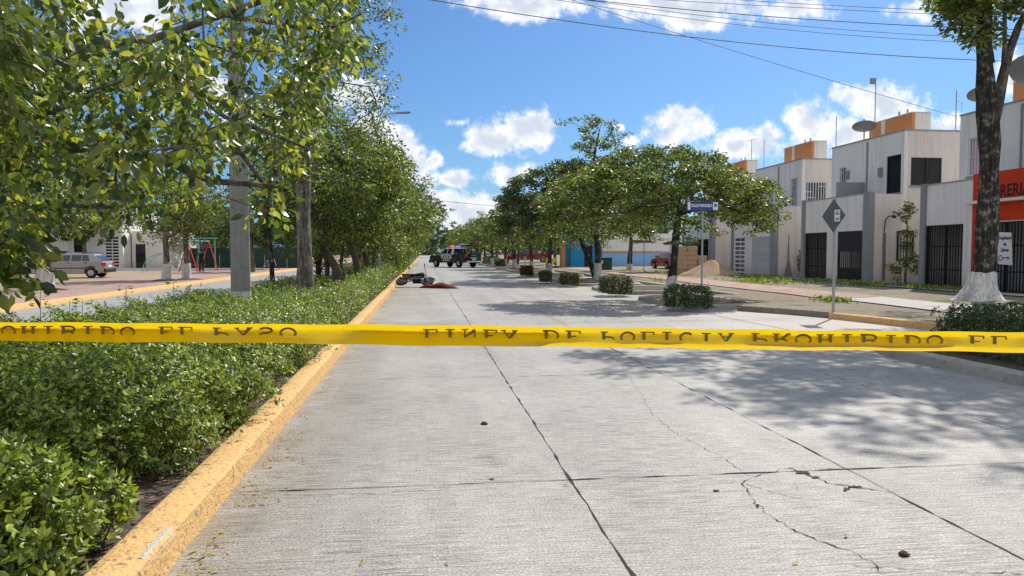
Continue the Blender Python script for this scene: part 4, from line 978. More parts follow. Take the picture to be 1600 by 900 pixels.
for i, (x, y) in enumerate([(-13.4, 40.6), (-12.75, 41.8), (-14.9, 31.2), (-16.4, 29.3)]):
    pts = []
    for k in range(24):
        a = k / 24 * 2 * math.pi; q = .8 + .15 * math.sin(3 * a + i); pts.append((x + q * math.cos(a), y + q * .9 * math.sin(a)))
    mb = MB(); vs = [(x, y, .2)] + [(x + (px - x) * .5, y + (py - y) * .5, .2) for px, py in pts] + [(px, py, .128) for px, py in pts]
    mb.add(vs, [(0, 1 + k, 1 + (k + 1) % 24) for k in range(24)] + [(1 + k, 25 + k, 25 + (k + 1) % 24, 1 + (k + 1) % 24) for k in range(24)]); struct(mb.build('soil_ring', M['soil']))
W1 = side_tree('wood tree', (0, 0, 0), 7.0, 3.4, 150, 'leaf_far', 0, .34, n=120, th=.16)
W2 = side_tree('wood tree', (0, 0, 0), 8.0, 3.0, 151, 'leaf_far', 0, .34, n=120, th=.16)
for o in (W1, W2): o.name = 'background_tree'
rs = np.random.RandomState(152)
plan = [(-12.9, 58, .8, 'pavement tree beyond the playground goal'), (-20, 70, .85, 'tree shading the dark fence behind the teal play frame'), (-14.5, 76, .8, 'far pavement tree by the parked bicycles'), (-27, 63, .8, 'tree between the cream houses and the playground'),
        (-18, 92, .9, 'tree at the far end of the opposite pavement'), (-32, 58, .8, 'crown over the leftmost cream house'), (-24, 88, 1.0, 'tall crown behind the dark fence'), (-13.5, 100, .9, 'last pavement tree of the opposite road'),
        (-38, 72, 1.0, 'crown showing above the cream house roofs'), (15, 84, .9, 'tree right of the maroon pickup'), (17, 100, 1.0, 'tree behind the maroon pickup'), (23, 76, .95, 'tree rising behind the blue wall'),
        (13, 118, 1.0, 'tree beyond the maroon pickup on the verge'), (20, 130, 1.1, 'tall tree far behind the maroon pickup'), (28, 90, 1.0, 'tree top behind the blue shop')]
first = [True, True]
for i, (x, y, s, lb) in enumerate(plan):
    j = i % 2; o = (W1, W2)[j] if first[j] else copy_tree((W1, W2)[j]); first[j] = False
    o.location = (x, y, .1); o.rotation_euler.z = rs.uniform(0, 6.28); o.scale = (s, s, s); tag(o, lb, 'tree', 'background trees')
side = ['left', 'right']; k = 0
for i in range(34):
    x = -120 + i * 7.2 + rs.uniform(-2, 2); y = rs.uniform(175, 300) 
    o = copy_tree((W1, W2)[i % 2]); s = rs.uniform(1.1, 1.6)
    o.location = (x, y, -.05); o.rotation_euler.z = rs.uniform(0, 6.28); o.scale = (s * 1.25, s * 1.25, s)
    tag(o, 'tree of the hazy distant belt that closes the view down the road', 'tree', 'distant tree belt')
rs = np.random.RandomState(160); n = 26000
xs = rs.uniform(-420, 420, n); hh = 7 + 3 * np.sin(xs * .05) + 2 * np.sin(xs * .21 + 1); C = np.stack([xs, 380 + rs.uniform(-12, 12, n), rs.uniform(0, 1, n) ** .8 * hh], 1)
Ax = rs.normal(size=(n, 3)); Ax /= np.linalg.norm(Ax, axis=1)[:, None]
V, Ft = leafcloud(C, Ax, rs.uniform(1.2, 2.4, n), rs, asp=.8); tag(mesh_np('distant_wood', V, Ft, M['leaf_far'], None), 'far-off wood along the horizon at the end of the road', 'wood', None, 'stuff')

# ------------------------------------------------------------------ houses on the right
FX, UX = 18.9, 20.4      # street line of the enclosures, line of the upper storey
def hb(root):
    mb = MB(); mb.M = Matrix.Translation(-Vector(root.location)); return mb
def wall_x(mb, x0, x1, y0, y1, z0, z1, ops=()):
    """wall lying along Y between x0 and x1, ops = (ya, yb, za, zb)"""
    ys = sorted({y0, y1} | {o[0] for o in ops} | {o[1] for o in ops}); zs = sorted({z0, z1} | {o[2] for o in ops} | {o[3] for o in ops})
    for i in range(len(ys) - 1):
        for j in range(len(zs) - 1):
            cy, cz = (ys[i] + ys[i + 1]) / 2, (zs[j] + zs[j + 1]) / 2
            if any(o[0] < cy < o[1] and o[2] < cz < o[3] for o in ops): continue
            mb.box(x0, ys[i], zs[j], x1, ys[i + 1], zs[j + 1])
def wall_y(mb, y0, y1, x0, x1, z0, z1, ops=()):
    xs = sorted({x0, x1} | {o[0] for o in ops} | {o[1] for o in ops}); zs = sorted({z0, z1} | {o[2] for o in ops} | {o[3] for o in ops})
    for i in range(len(xs) - 1):
        for j in range(len(zs) - 1):
            cx, cz = (xs[i] + xs[i + 1]) / 2, (zs[j] + zs[j + 1]) / 2
            if any(o[0] < cx < o[1] and o[2] < cz < o[3] for o in ops): continue
            mb.box(xs[i], y0, zs[j], xs[i + 1], y1, zs[j + 1])
def opening(root, axis, plane, a0, a1, z0, z1, kind, name='window'):
    """window or door set back in a wall: pane, frame, bars. axis 'x': in a wall of constant x facing -X; 'y': constant y facing -Y"""
    def bx(mb, a, b, za, zb, d0, d1):
        if axis == 'x': mb.box(plane + d0, a, za, plane + d1, b, zb)
        else: mb.box(a, plane + d0, za, b, plane + d1, zb)
    back = {'black': 'dark_inside', 'white': 'glass', 'curtain': 'pale_pink', 'shutter': 'dark_inside', 'gate': 'dark_inside', 'whitegate': 'dark_inside', 'ladder': 'dark_inside', 'slab': 'dark_inside'}[kind]
    mp = hb(root); t = .05
    if name == 'gate':      # open bars: the shaded space behind shows through
        bx(mp, a0, a1, z0, z0 + .12, .02, .10); w = mp.build(name, M['iron_black' if kind in ('gate', 'slab') else 'iron_white'], root)
    else:
        bx(mp, a0, a1, z0, z1, 0.13, 0.15); w = mp.build(name, M[back], root)
    fm = 'iron_white' if kind in ('white', 'whitegate', 'ladder', 'curtain') else 'iron_black'
    mf = hb(root); t = .05
    bx(mf, a0, a0 + t, z0, z1, .03, .09); bx(mf, a1 - t, a1, z0, z1, .03, .09); bx(mf, a0 + t, a1 - t, z1 - t, z1, .03, .09); bx(mf, a0 + t, a1 - t, z0, z0 + t, .03, .09)
    f = mf.build('frame', M[fm], w)
    mg = hb(root); W = a1 - a0; H = z1 - z0
    if kind == 'black' or kind == 'curtain':
        n = max(3, int(W / .14)); 
        for i in range(1, n): bx(mg, a0 + W * i / n - .012, a0 + W * i / n + .012, z0 + t, z1 - t, .04, .065)
        bx(mg, a0 + t, a1 - t, z0 + H * .5 - .015, z0 + H * .5 + .015, .068, .08)
    elif kind == 'white':
        n = max(3, int(W / .15))
        for i in range(1, n): bx(mg, a0 + W * i / n - .016, a0 + W * i / n + .016, z0 + t, z1 - t, .035, .06)
        for q, (s0, s1) in zip((.22, .5, .78), ((0, .45), (0, .3), (.6, 1))): bx(mg, a0 + t + (W - 2 * t) * s0, a0 + t + (W - 2 * t) * s1, z0 + H * q - .016, z0 + H * q + .016, .062, .08)
    elif kind == 'shutter':
        n = max(6, int(W / .09))
        for i in range(n): bx(mg, a0 + t + (W - 2 * t) * (i + .1) / n, a0 + t + (W - 2 * t) * (i + .9) / n, z0 + t, z1 - t, .05, .075)
        bx(mg, (a0 + a1) / 2 - .015, (a0 + a1) / 2 + .015, z0, z1, .02, .045)
    elif kind in ('gate', 'whitegate'):
        n = max(8, int(W / .13))
        for i in range(1, n):
            w_ = .022 if i % 2 else .014
            bx(mg, a0 + W * i / n - w_, a0 + W * i / n + w_, z0 + t, z1 - t, .035, .065)
        for q in (.33, .68): bx(mg, a0 + t, a1 - t, z0 + H * q - .02, z0 + H * q + .02, .068, .085)
        bx(mg, a0 + W / 2 - .03, a0 + W / 2 + .03, z0 + t, z1 - t, .088, .11)
        if kind == 'whitegate':
            for i in range(5): bx(mg, a0 + t, a0 + W * (.28 + .0 * i), z0 + H * (.08 + i * .07), z0 + H * (.08 + i * .07) + .03, .09, .11)
            for i in range(5): bx(mg, a0 + W * .7, a1 - t, z0 + H * (.6 + i * .07), z0 + H * (.6 + i * .07) + .03, .09, .11)
    elif kind == 'ladder':
        n = int(H / .24)
        for i in range(1, n): bx(mg, a0 + t, a1 - t, z0 + H * i / n - .045, z0 + H * i / n + .045, .035, .065)
        bx(mg, a0 + W * .47, a0 + W * .53, z0 + t, z1 - t, .068, .08)
    elif kind == 'slab':
        bx(mg, a0 + t, a1 - t, z0 + t, z0 + H * .32, .035, .05); bx(mg, a0 + t, a1 - t, z0 + H * .62, z1 - t, .035, .05)
        n = max(6, int(W / .15))
        for i in range(1, n): bx(mg, a0 + W * i / n - .015, a0 + W * i / n + .015, z0 + H * .32, z0 + H * .62, .035, .05)
        bx(mg, a0 + W / 2 - .02, a0 + W / 2 + .02, z0 + t, z1 - t, .053, .065)
    mg.build('bars', M[fm], w)
    return w
def pilaster(root, y0, y1, z1, mt='pilaster'):
    mb = hb(root); z = .1; 
    while z < z1 - .01:
        e = min(z + .19, z1); mb.box(FX - .06, y0, z, FX + .2, y1, e - .015); mb.box(FX - .045, y0 + .015, e - .015, FX + .2, y1 - .015, e); z = e
    return mb.build('pilaster', M[mt], root)
def house(label, y0, y1, zt=6.8, ztow=7.85, low_mat='white_wall', front_ops=(), side_ops=(), low_side_ops=(), gates=(), tower=True, fascia=None, depth=9.0, pil=None, side_mat='pink_wall'):
    ym = (y0 + y1) / 2
    root = thing('terraced_house', label, 'house', (FX, ym, .15), 0, 'flat-roofed two-storey houses on the right')
    X1 = UX + depth
    mb = hb(root); wall_x(mb, UX, UX + .18, y0, y1, .1, zt, [(a, b, c, d) for a, b, c, d, _ in front_ops]); mb.box(UX + .18, y1 - .18, .1, X1, y1, zt); mb.box(X1 - .18, y0 + .18, .1, X1, y1 - .18, zt)
    mb.box(UX + .18, y0 + .18, zt - .45, X1 - .18, y1 - .18, zt - .3); mb.build('front_wall', M['white_wall'], root)
    mb = hb(root); wall_y(mb, y0, y0 + .18, UX + .18, X1, .1, zt, [(a, b, c, d) for a, b, c, d, _ in side_ops])
    so = [(a, b, c, d) for a, b, c, d, _ in low_side_ops if a < UX + .18]
    mb.build('side_wall', M[side_mat], root)
    mb = hb(root); mb.box(UX - .03, y0 - .03, zt, UX + .22, y1 + .03, zt + .06); mb.box(UX + .22, y0 - .03, zt, X1, y0 + .22, zt + .06); mb.build('coping', M['grey_render'], root)
    # street enclosure
    for q_ in (y0, y1 - .15):
        mb = hb(root); wall_y(mb, q_, q_ + .15, FX, UX, .1, 4.1); mb.build('enclosure_side_wall', M['pink_wall'], root)
    # rainwater pipe and service cable down the front
    mb = hb(root); yy = y0 + 2.62; mb.tube([(UX - .04, yy, 2.8), (UX - .04, yy, zt - .1)], .035, 6); mb.tube([(FX - .03, yy + .05, .2), (FX - .03, yy + .02, 4.0)], .014, 5); mb.build('pipe', M['dish'], root)
    gy = sorted(gates)
    mb = hb(root); ops = [(g[0], g[1], .1, g[2]) for g in gy]
    wall_x(mb, FX + .02, FX + .16, y0 + .15, y1 - .15, .1, 4.13, ops); mb.box(FX + .16, y0 + .15, 2.62, UX, y1 - .15, 2.77)
    mb.build('enclosure_wall', M[low_mat], root)
    mb = hb(root); mb.box(FX - .01, y0 + .02, 4.13, FX + .19, y1 - .02, 4.17); mb.build('enclosure_coping', M['grey_render'], root)
    for g in gy: opening(root, 'x', FX + .02, g[0], g[1], .16, g[2], g[3], 'gate')
    pilaster(root, y0 - .02, y0 + .42, 4.2, pil or 'pilaster'); pilaster(root, y1 - .26, y1 + .02, 4.2, pil or 'pilaster')
    for a, b, c, d, k in front_ops:
        o_ = opening(root, 'x', UX, a, b, c, d, k, 'door' if d - c > 1.55 else 'window'); mb = hb(root); mb.box(UX - .05, a - .06, c - .07, UX + .1, b + .06, c - .002); mb.build('sill', M['grey_render'], o_)
    for a, b, c, d, k in side_ops:
        o_ = opening(root, 'y', y0, a, b, c, d, k); mb = hb(root); mb.box(a - .06, y0 - .05, c - .07, b + .06, y0 + .1, c - .002); mb.build('sill', M['grey_render'], o_)
    if tower:
        ta, tb = y0 + 1.4, y0 + 4.6
        mb = hb(root); mb.box(21.7, ta, zt - .3, 21.85, tb, ztow); t = mb.build('roof_tower', M['orange_wall'], root)
        mb = hb(root); mb.box(21.85, ta, zt - .3, 22.6, tb, ztow - .01); mb.box(21.694, ta + 1.95, zt - .3, 21.70 - .001, ta + 2.25, ztow + .03); mb.box(21.68, ta - .02, ztow, 22.62, tb + .02, ztow + .04); mb.build('tower_side', M['cream_wall'], t)
        mb = hb(root)
        for yy in (ta + .9, ta + 1.5): mb.tube([(22.1, yy, ztow), (22.1, yy, ztow + .32)], .04, 6)
        mb.build('vent_pipe', M['galv'], t)
    return root
# third house from the right edge inwards (partly behind the big trunk)
h3 = house('nearest house, white upper storey above the red shop front at the right edge', 20.7, 26.3,
           front_ops=[(25.07, 25.85, 4.47, 5.9, 'curtain'), (22.2, 23.2, 4.3, 5.9, 'white')], side_ops=[(21.5, 23, 4.4, 5.7, 'white')],
           gates=[(24.1, 26.04, 2.62, 'gate'), (21.2, 23.3, 2.62, 'gate')])
mb = hb(h3); wall_x(mb, FX - .012, FX + .018, 20.5, 23.65, .1, 4.30, [(21.12, 23.3, .05, 2.66)]); mb.build('red_front', M['red_wall'], h3)
mb = hb(h3); mb.box(FX - .32, 20.5, 3.27, FX - .012, 23.75, 3.36); mb.build('ledge', M['white_wall'], h3)
txt = text_mesh('lettering', 'HERRERIA', .56, mat('black sign paint', (.02, .015, .015), .8), h3, .002, (FX - .016 - h3.location.x, 22.25 - h3.location.y, 3.62 - h3.location.z), (R(90), 0, R(-90)), .85, bold=.012)
ps = thing('poster', 'white key-copying poster tied to the dark gate of the red shop', 'poster', (FX - .12, 22.02, 1.75))
mb = MB(); mb.prism([(-.33, -.55), (.27, -.52), (.33, .53), (-.24, .5)], -.006, .006, 'X'); mb.build('sheet', M['white_letter'], ps)
ink = mat('navy poster ink', (.02, .03, .08), .8)
for tx, zz, sz in (('Duplicado', .33, .15), ('de', .13, .15), ('Llaves', -.06, .16)): text_mesh('lettering', tx, sz, ink, ps, .001, (-.009, 0, zz), (R(90), 0, R(-90)), .85, bold=.006)
mb = MB(); mb.tube([(-.009, .16 + .08 * math.cos(a), -.32 + .08 * math.sin(a)) for a in [k / 12 * 6.2832 for k in range(13)]], .012, 5); mb.tube([(-.009, .08, -.32), (-.009, -.2, -.30)], .014, 5); mb.tube([(-.009, -.14, -.3), (-.009, -.14, -.37)], .012, 5); mb.tube([(-.009, -.19, -.3), (-.009, -.19, -.36)], .012, 5); mb.build('key_drawing', ink, ps)
h2 = house('middle house with a grey cement terrace divider and black double gates', 29.6, 35.25,
           front_ops=[(29.8, 30.8, 4.2, 5.84, 'black'), (33.95, 34.6, 4.6, 5.78, 'white')], side_ops=[(20.72, 22.15, 4.48, 5.67, 'shutter')],
           gates=[(30.02, 32.1, 2.56, 'slab'), (33.0, 35.0, 2.56, 'gate')])
mb = hb(h2); mb.box(FX + .17, 32.4, 2.77, UX, 32.56, 4.86); mb.build('terrace_divider', M['grey_render'], h2)
opening(h2, 'y', 29.6 - .10, 20.15, 20.9, 1.26, 2.53, 'black')
mb = hb(h2); mb.tube([(19.55, 29.57, 2.5), (19.55, 29.5, 3.0), (19.62, 29.4, 3.15), (19.8, 29.38, 3.14)], .025, 6); mb.tube([(19.8, 29.38, 3.14), (19.92, 29.38, 3.12)], .07, 8); mb.build('wall_lamp', M['iron_black'], h2)
mb = hb(h2); mb.box(19.5, 29.592, .4, 19.66, 29.598, 2.45); mb.build('rust_stain', mat('dark damp stain', (.2, .18, .17), .9, .4, 6), h2)
for yy, zz in ((33.75, 5.35), (31.15, 5.2)):
    mb = hb(h2); mb.box(UX - .13, yy - .1, zz - .2, UX - .002, yy + .1, zz + .2, .02); mb.build('meter_box', M['dish'], h2)
h1 = house('house behind the umbrella-shaped tree, with white lattice window grilles', 38.2, 43.8, zt=6.65,
           front_ops=[(38.7, 39.5, 4.16, 5.73, 'white'), (41.5, 42.3, 4.3, 5.6, 'white')], side_ops=[(20.62, 21.85, 4.35, 5.45, 'white')],
           gates=[(38.62, 41.0, 2.5, 'whitegate'), (42.0, 43.5, 2.5, 'ladder')], low_mat='white_wall')
opening(h1, 'y', 38.2 - .10, 20.55, 21.1, .9, 2.2, 'white')
mb = hb(h1); mb.prism([(19.45, .3), (19.95, .3), (19.76, 1.2), (19.73, 2.6), (19.68, 2.6), (19.65, 1.2)], 38.192, 38.198, 'Y'); mb.build('damp_stain', mat('dark damp streak', (.25, .23, .22), .9, .3, 6), h1)
h0 = house('farthest visible house roof, white and orange tower behind the umbrella-shaped tree', 46.9, 52.5, front_ops=[(48, 49, 4.3, 5.6, 'white')], side_ops=[(20.8, 22, 4.4, 5.5, 'white')], gates=[(47.6, 49.6, 2.5, 'gate')])
# garden walls closing the gaps between houses
for a, b, lb in ((26.32, 29.55, 'recessed yard wall between the nearest and the middle house'), (35.28, 38.15, 'recessed yard wall between the middle house and the lattice-grille house'), (43.82, 46.87, 'recessed yard wall behind the lattice-grille house')):
    mb = MB(); mb.box(22.5, a, .1, 22.65, b, 3.0); o = mb.build('yard_wall', M['cream_wall']); tag(o, lb, 'wall', 'yard walls between the houses')
# dishes and antennas
def dish(label, loc, rz, s=1.0, tilt=35):
    t = thing('satellite_dish', label, 'satellite dish', loc, rz, 'satellite dishes on the roofs')
    prof = [(.02, 0), (.2, .015), (.38, .06), (.5, .12)]; mb = MB(); T = Matrix.Translation((0, 0, .62 * s)) @ Matrix.Rotation(R(tilt), 4, 'Y') @ Matrix.Scale(s, 4)
    mb.M = T; k = 20; vs = []
    for r_, h in prof + [(q[0], q[1] + .012) for q in prof[::-1]]:
        for j in range(k): a = 2 * math.pi * j / k; vs.append((r_ * math.cos(a), r_ * 1.1 * math.sin(a), h))
    mb.add(vs, [(i * k + j, i * k + (j + 1) % k, (i + 1) * k + (j + 1) % k, (i + 1) * k + j) for i in range(7) for j in range(k)] + [tuple(range(k)), tuple(range(7 * k, 8 * k))])
    mb.build('reflector', M['dish'], t)
    mb = MB(); mb.tube([(.12, 0, 0), (.1, 0, .35 * s), (0, 0, .6 * s)], .03, 6); mb.box(.04, -.12, -.01, .22, .12, .02); mb.build('mount', M['galv'], t)
    mb = MB(); mb.M = T; mb.tube([(.48, 0, .1), (.15, 0, .55)], .014, 5); mb.box(.09, -.05, .5, .2, .05, .6); mb.build('feed_arm', M['galv'], t)
dish('grey dish on the middle house roof next to the orange tower', (20.75, 33.1, 6.66 + .2), R(62), .98, 24)
dish('small grey dish peeping out just left of the thick lichened trunk', (20.7, 25.6, 6.86), R(62), .9, 28)
dish('large tilted grey dish on the nearest house roof right of the trunk', (20.6, 23.3, 6.86), R(20), 1.35, 48)
def mast(label, loc, h, kind, rz=0):
    t = thing('antenna', label, 'antenna', loc, rz, 'antennas on the roofs')
    MB().tube([(0, 0, 0), (.0, .0, h)], .022, 6).build('mast', M['galv'], t)
    if kind == 'box': MB().box(-.28, -.03, h - .3, -.01, .03, h - .02).build('panel', M['dish'], t)
    if kind == 'yagi':
        mb = MB().tube([(0, -.5, h), (0, .5, h)], .012, 5)
        for i in range(6): mb.tube([(-.22, -.45 + i * .18, h), (.22, -.45 + i * .18, h)], .007, 4)
        mb.build('elements', M['galv'], t)
    if kind == 'rail': MB().tube([(0, 0, h * .8), (.5, .3, h * .8), (.52, .3, 0)], .012, 5).build('rail', M['galv'], t)
mast('tall thin mast with a small box panel above the orange tower of the middle house', (21.4, 33.3, 6.5), 3.4, 'box')
mast('leaning thin rod right of the orange tower of the middle house', (23.2, 30.2, 6.4), 2.3, 'rail')
mast('short post with a knob on the right part of the middle house roof', (25.6, 30.4, 6.4), 1.9, '')
mast('thin rod beside the white tower side of the lattice-grille house', (22.9, 39.2, 6.3), 2.9, '')
mast('comb-shaped television antenna on the farthest house tower', (22.1, 48.2, 7.9), 1.3, 'yagi')
mast('thin rod right of the farthest house tower', (22.7, 47.6, 6.9), 2.2, '')

# blue walled building and shop across the open lot
b = thing('boundary_wall', 'long light blue wall with an orange top band behind the green cabinet', 'wall', (20.5, 69, .1))
mb = hb(b); mb.box(16.9, 69, .1, 27, 69.3, 1.55); mb.build('wall', M['blue_wall'], b)
mb = hb(b); mb.box(16.9, 68.985, 1.55, 27, 69.3, 1.72); mb.build('band', M['orange_wall'], b)
mb = hb(b); mb.box(16.9, 69.03, 1.72, 27, 75, 3.4); mb.build('upper_wall', M['white_wall'], b)
b = thing('corner_shop', 'small bright blue shop with an orange post beside the blue wall', 'shop', (14, 70, .1))
mb = hb(b); wall_y(mb, 69.2, 69.4, 13.9, 16.85, .1, 3.2, [(15.2, 16.0, .15, 2.3)]); mb.box(13.9, 69.4, .1, 14.1, 75, 3.2); mb.box(13.9, 69.4, 3.2, 16.85, 75, 3.35); mb.build('wall', mat('bright blue shop paint', (.03, .28, .55), .8, .1), b)
mb = hb(b); mb.box(15.2, 69.33, .15, 16.0, 69.38, 2.3); mb.build('door', M['dark_inside'], b)
mb = hb(b); mb.box(12.9, 68.9, .1, 13.3, 69.3, 3.0, .02); mb.build('post', M['orange_wall'], b)
mb = hb(b); mb.box(11.6, 68.4, 2.9, 16.85, 69.1, 3.05); mb.build('awning', M['tarp_brown'], b)
t = thing('crate_stall', 'yellow topped stall in the shade of the shop awning', 'stall', (11.9, 68.6, .1))
MB().box(-.5, -.3, .5, .5, .3, .95, .03).build('counter', M['yellow_sign'], t)
mb = MB(); [mb.box(x, y, 0, x + .06, y + .06, .5) for x in (-.46, .4) for y in (-.26, .2)]; mb.build('legs', M['iron_black'], t)
# utility cabinet
c = G(947, 428, .2); t = thing('utility_cabinet', 'dark green metal cabinet standing in front of the blue wall', 'cabinet', (14.0, 56.5, .18))
MB().box(-.52, -.4, .08, .52, .4, .95, .03).build('body', M['cabinet_green'], t); MB().box(-.56, -.44, .95, .56, .44, 1.02, .02).build('lid', M['cabinet_green'], t)
MB().box(-.6, -.5, -.05, .6, .5, .08).build('plinth', M['kerb_grey'], t); MB().box(-.42, -.41, .55, -.2, -.402, .8).build('notice', M['white_letter'], t)
mb = MB(); mb.box(-.01, -.408, .12, .01, -.402, .92); mb.build('door_seam', M['iron_black'], t)
# sandstone blocks and the sand heap
rr = random.Random(9)
sb0 = thing('sandstone_block', 'sandstone block', 'block', (0, 0, 0)); MB().box(-.3, -.2, 0, .3, .2, .28, .02).build('block', M['sandstone'], sb0)
bm_ = sb0.children[0]; n = 0
cols = [(15.45, 6), (16.08, 6), (16.72, 4), (17.35, 3), (17.98, 1)]
bm_me = bm_.data; bpy.data.objects.remove(bm_); bpy.data.objects.remove(sb0)
for i, (x, k) in enumerate(cols):
    for z in range(k):
        o = bpy.data.objects.new('sandstone_block', bm_me); COL.objects.link(o); o.location = (x + rr.uniform(-.02, .02), 43.2 + rr.uniform(-.03, .03), .28 + z * .283); o.rotation_euler.z = rr.uniform(-.04, .04)
        tag(o, 'sandstone block, %s course up in the %s column of the stepped pile' % (ORD[z], ['leftmost', 'second', 'middle', 'fourth', 'rightmost'][i]), 'block', 'sandstone blocks stacked behind the sand heap')
vs = []; fs = []; k = 28; rs = np.random.RandomState(5)
for i in range(10):
    q = i / 9
    for j in range(k):
        a = 2 * math.pi * j / k; r_ = q * (1.75 + .25 * math.sin(3 * a) + .15 * math.sin(5 * a + 1)); vs.append((r_ * math.cos(a), r_ * .75 * math.sin(a), .95 * (1 - q) ** 1.15 + rs.uniform(-.03, .03) - (.05 if i == 9 else 0)))
fs = [(i * k + j, i * k + (j + 1) % k, (i + 1) * k + (j + 1) % k, (i + 1) * k + j) for i in range(9) for j in range(k)]
o = mesh_np('sand_heap', vs, fs, M['sand'], None, True); o.location = (16.6, 41.2, .26); tag(o, 'heap of reddish sand in front of the sandstone blocks', 'sand heap')
t = thing('awning', 'sagging green and brown cloth awning on thin poles beside the block pile', 'awning', (17, 48, .2))
mb = MB()
for x, y in ((-2.4, 0), (-.6, 0), (1.0, -.2), (2.2, 0), (-2.4, 3.4), (2.2, 3.4)): mb.tube([(x, y, 0), (x, y, 2.15)], .03, 6)
mb.build('poles', M['galv'], t)
def cloth(x0, x1, y0, y1, z, sag, name, mt, th=.012):
    nx, ny = 12, 6; vs = []
    for s in (0, th):
        for j in range(ny):
            for i in range(nx):
                a, b_ = i / (nx - 1), j / (ny - 1); vs.append((x0 + (x1 - x0) * a, y0 + (y1 - y0) * b_, z - sag * math.sin(math.pi * a) * (1 - .4 * math.sin(math.pi * b_)) + .05 * math.sin(9 * a + 3 * b_) + s))
    N_ = nx * ny; fs = [(j * nx + i, j * nx + i + 1, (j + 1) * nx + i + 1, (j + 1) * nx + i) for j in range(ny - 1) for i in range(nx - 1)]; fs += [tuple(N_ + q for q in f[::-1]) for f in fs]
    MB().add(vs, fs).build(name, M[mt], t)
cloth(-2.5, -.2, -.1, 3.5, 2.2, .15, 'cloth', 'tarp_brown'); cloth(-.15, 1.2, -.3, 3.4, 2.12, .2, 'cloth', 'tarp'); cloth(1.25, 3.4, -.3, 3.5, 2.05, .25, 'cloth', 'tarp_brown')

# ------------------------------------------------------------------ signs, poles, lamps, cables
t = thing('road_sign', 'grey back of a diamond road sign on a thin post by the orange kerb', 'road sign', (9.92, 16.95, .14), R(0))
MB().tube([(0, 0, -.1), (0, 0, 2.76)], .035, 8).build('post', M['galv'], t)
mb = MB(); mb.M = Matrix.Rotation(R(-78), 4, 'Z'); s = .39; mb.prism([(0, 2.36 - s * 1.04), (s, 2.36), (0, 2.36 + s * 1.04), (-s, 2.36)], -.052, -.045, 'Y'); mb.build('plate', M['sign_back'], t)
mb = MB(); mb.M = Matrix.Rotation(R(-78), 4, 'Z'); mb.box(.04, -.0575, 2.22, .22, -.0535, 2.50); st = mb.build('sticker', M['white_letter'], t)
mb = MB(); mb.M = Matrix.Rotation(R(-78), 4, 'Z')
for z, w in ((2.45, .06), (2.41, .12), (2.385, .12), (2.29, .13), (2.255, .13)): mb.box(.13 - w / 2, -.0605, z, .14 + w / 2, -.0585, z + .016)
mb.build('print', M['iron_black'], st)
p = PY(1098, 322, 20.3); t = thing('street_name_sign', 'blue and white street name sign on a post in front of the umbrella-shaped tree', 'street sign', (p.x, 20.3, .1))
MB().tube([(0, 0, -.05), (0, 0, p.z - .25)], .03, 8).build('post', M['galv'], t)
zz = p.z - .1
MB().box(-.46, -.012, zz - .125, .46, .012, zz + .125, .004).build('plate', M['blue_sign'], t)
mb = MB(); mb.box(.30, -.015, zz - .11, .445, -.0125, zz + .11); mb.box(-.445, -.015, zz - .11, -.37, -.0125, zz + .11); mb.build('emblem_panel', M['white_letter'], t)
text_mesh('lettering', 'CALLE MANUELA', .115, M['white_letter'], t, .001, (-.04, -.0145, zz + .01), (R(90), 0, 0), .72, bold=.004)
mb = MB(); mb.box(-.33, -.0150, zz - .095, .26, -.0128, zz - .078); mb.box(.335, -.018, zz - .02, .41, -.0158, zz + .06); mb.build('print', M['sign_back'], t)
# far blue/yellow sign gantry near the police pickup
t = thing('direction_sign', 'yellow and blue sign boards on a pole right of the police pickup', 'road sign', (6.9, 93, .1))
MB().tube([(0, 0, 0), (0, 0, 2.9)], .05, 8).build('post', M['galv'], t); MB().box(-.1, -.05, 2.55, .55, -.02, 2.85).build('blue_board', M['blue_sign'], t); MB().box(-1.5, -.05, 2.75, -.12, -.02, 2.9).build('yellow_board', M['yellow_sign'], t)
# concrete pole
t = thing('utility_pole', 'square weathered concrete utility pole standing in the median hedge', 'utility pole', (-3.82, 16.1, .05))
mb = MB(); k = 8; vs = []
for z, w in ((0, .198), (.3, .196), (4, .182), (8, .165), (12, .15)):
    for j in range(4):
        for s in (-1, 1):
            a = j * math.pi / 2 + math.pi / 4 + s * .62; vs.append((w * 1.02 * math.cos(a), w * 1.02 * math.sin(a), z))
mb.add(vs, [(i * k + j, i * k + (j + 1) % k, (i + 1) * k + (j + 1) % k, (i + 1) * k + j) for i in range(4) for j in range(k)] + [tuple(range(k)), tuple(range(4 * k, 5 * k))]); mb.build('shaft', M['concrete_pole'], t)
mb = MB(); vs = []
for z, w in ((-.02, .205), (.75, .203)):
    for j in range(4):
        for s in (-1, 1):
            a = j * math.pi / 2 + math.pi / 4 + s * .62; vs.append((w * 1.03 * math.cos(a), w * 1.03 * math.sin(a), z))
mb.add(vs, [(j, (j + 1) % k, k + (j + 1) % k, k + j) for j in range(k)]); mb.build('white_foot', M['whitewash'], t)
mb = MB()
for sx in (-1, 1): mb.box(.075 * sx - .012, -.158, .8, .075 * sx + .012, -.12, 7.5)
mb.build('edge_rib', M['concrete_pole'], t)
mb = MB().tube([(-.9, 0, 11), (.9, 0, 11)], .05, 6); mb.build('crossarm', M['galv'], t)
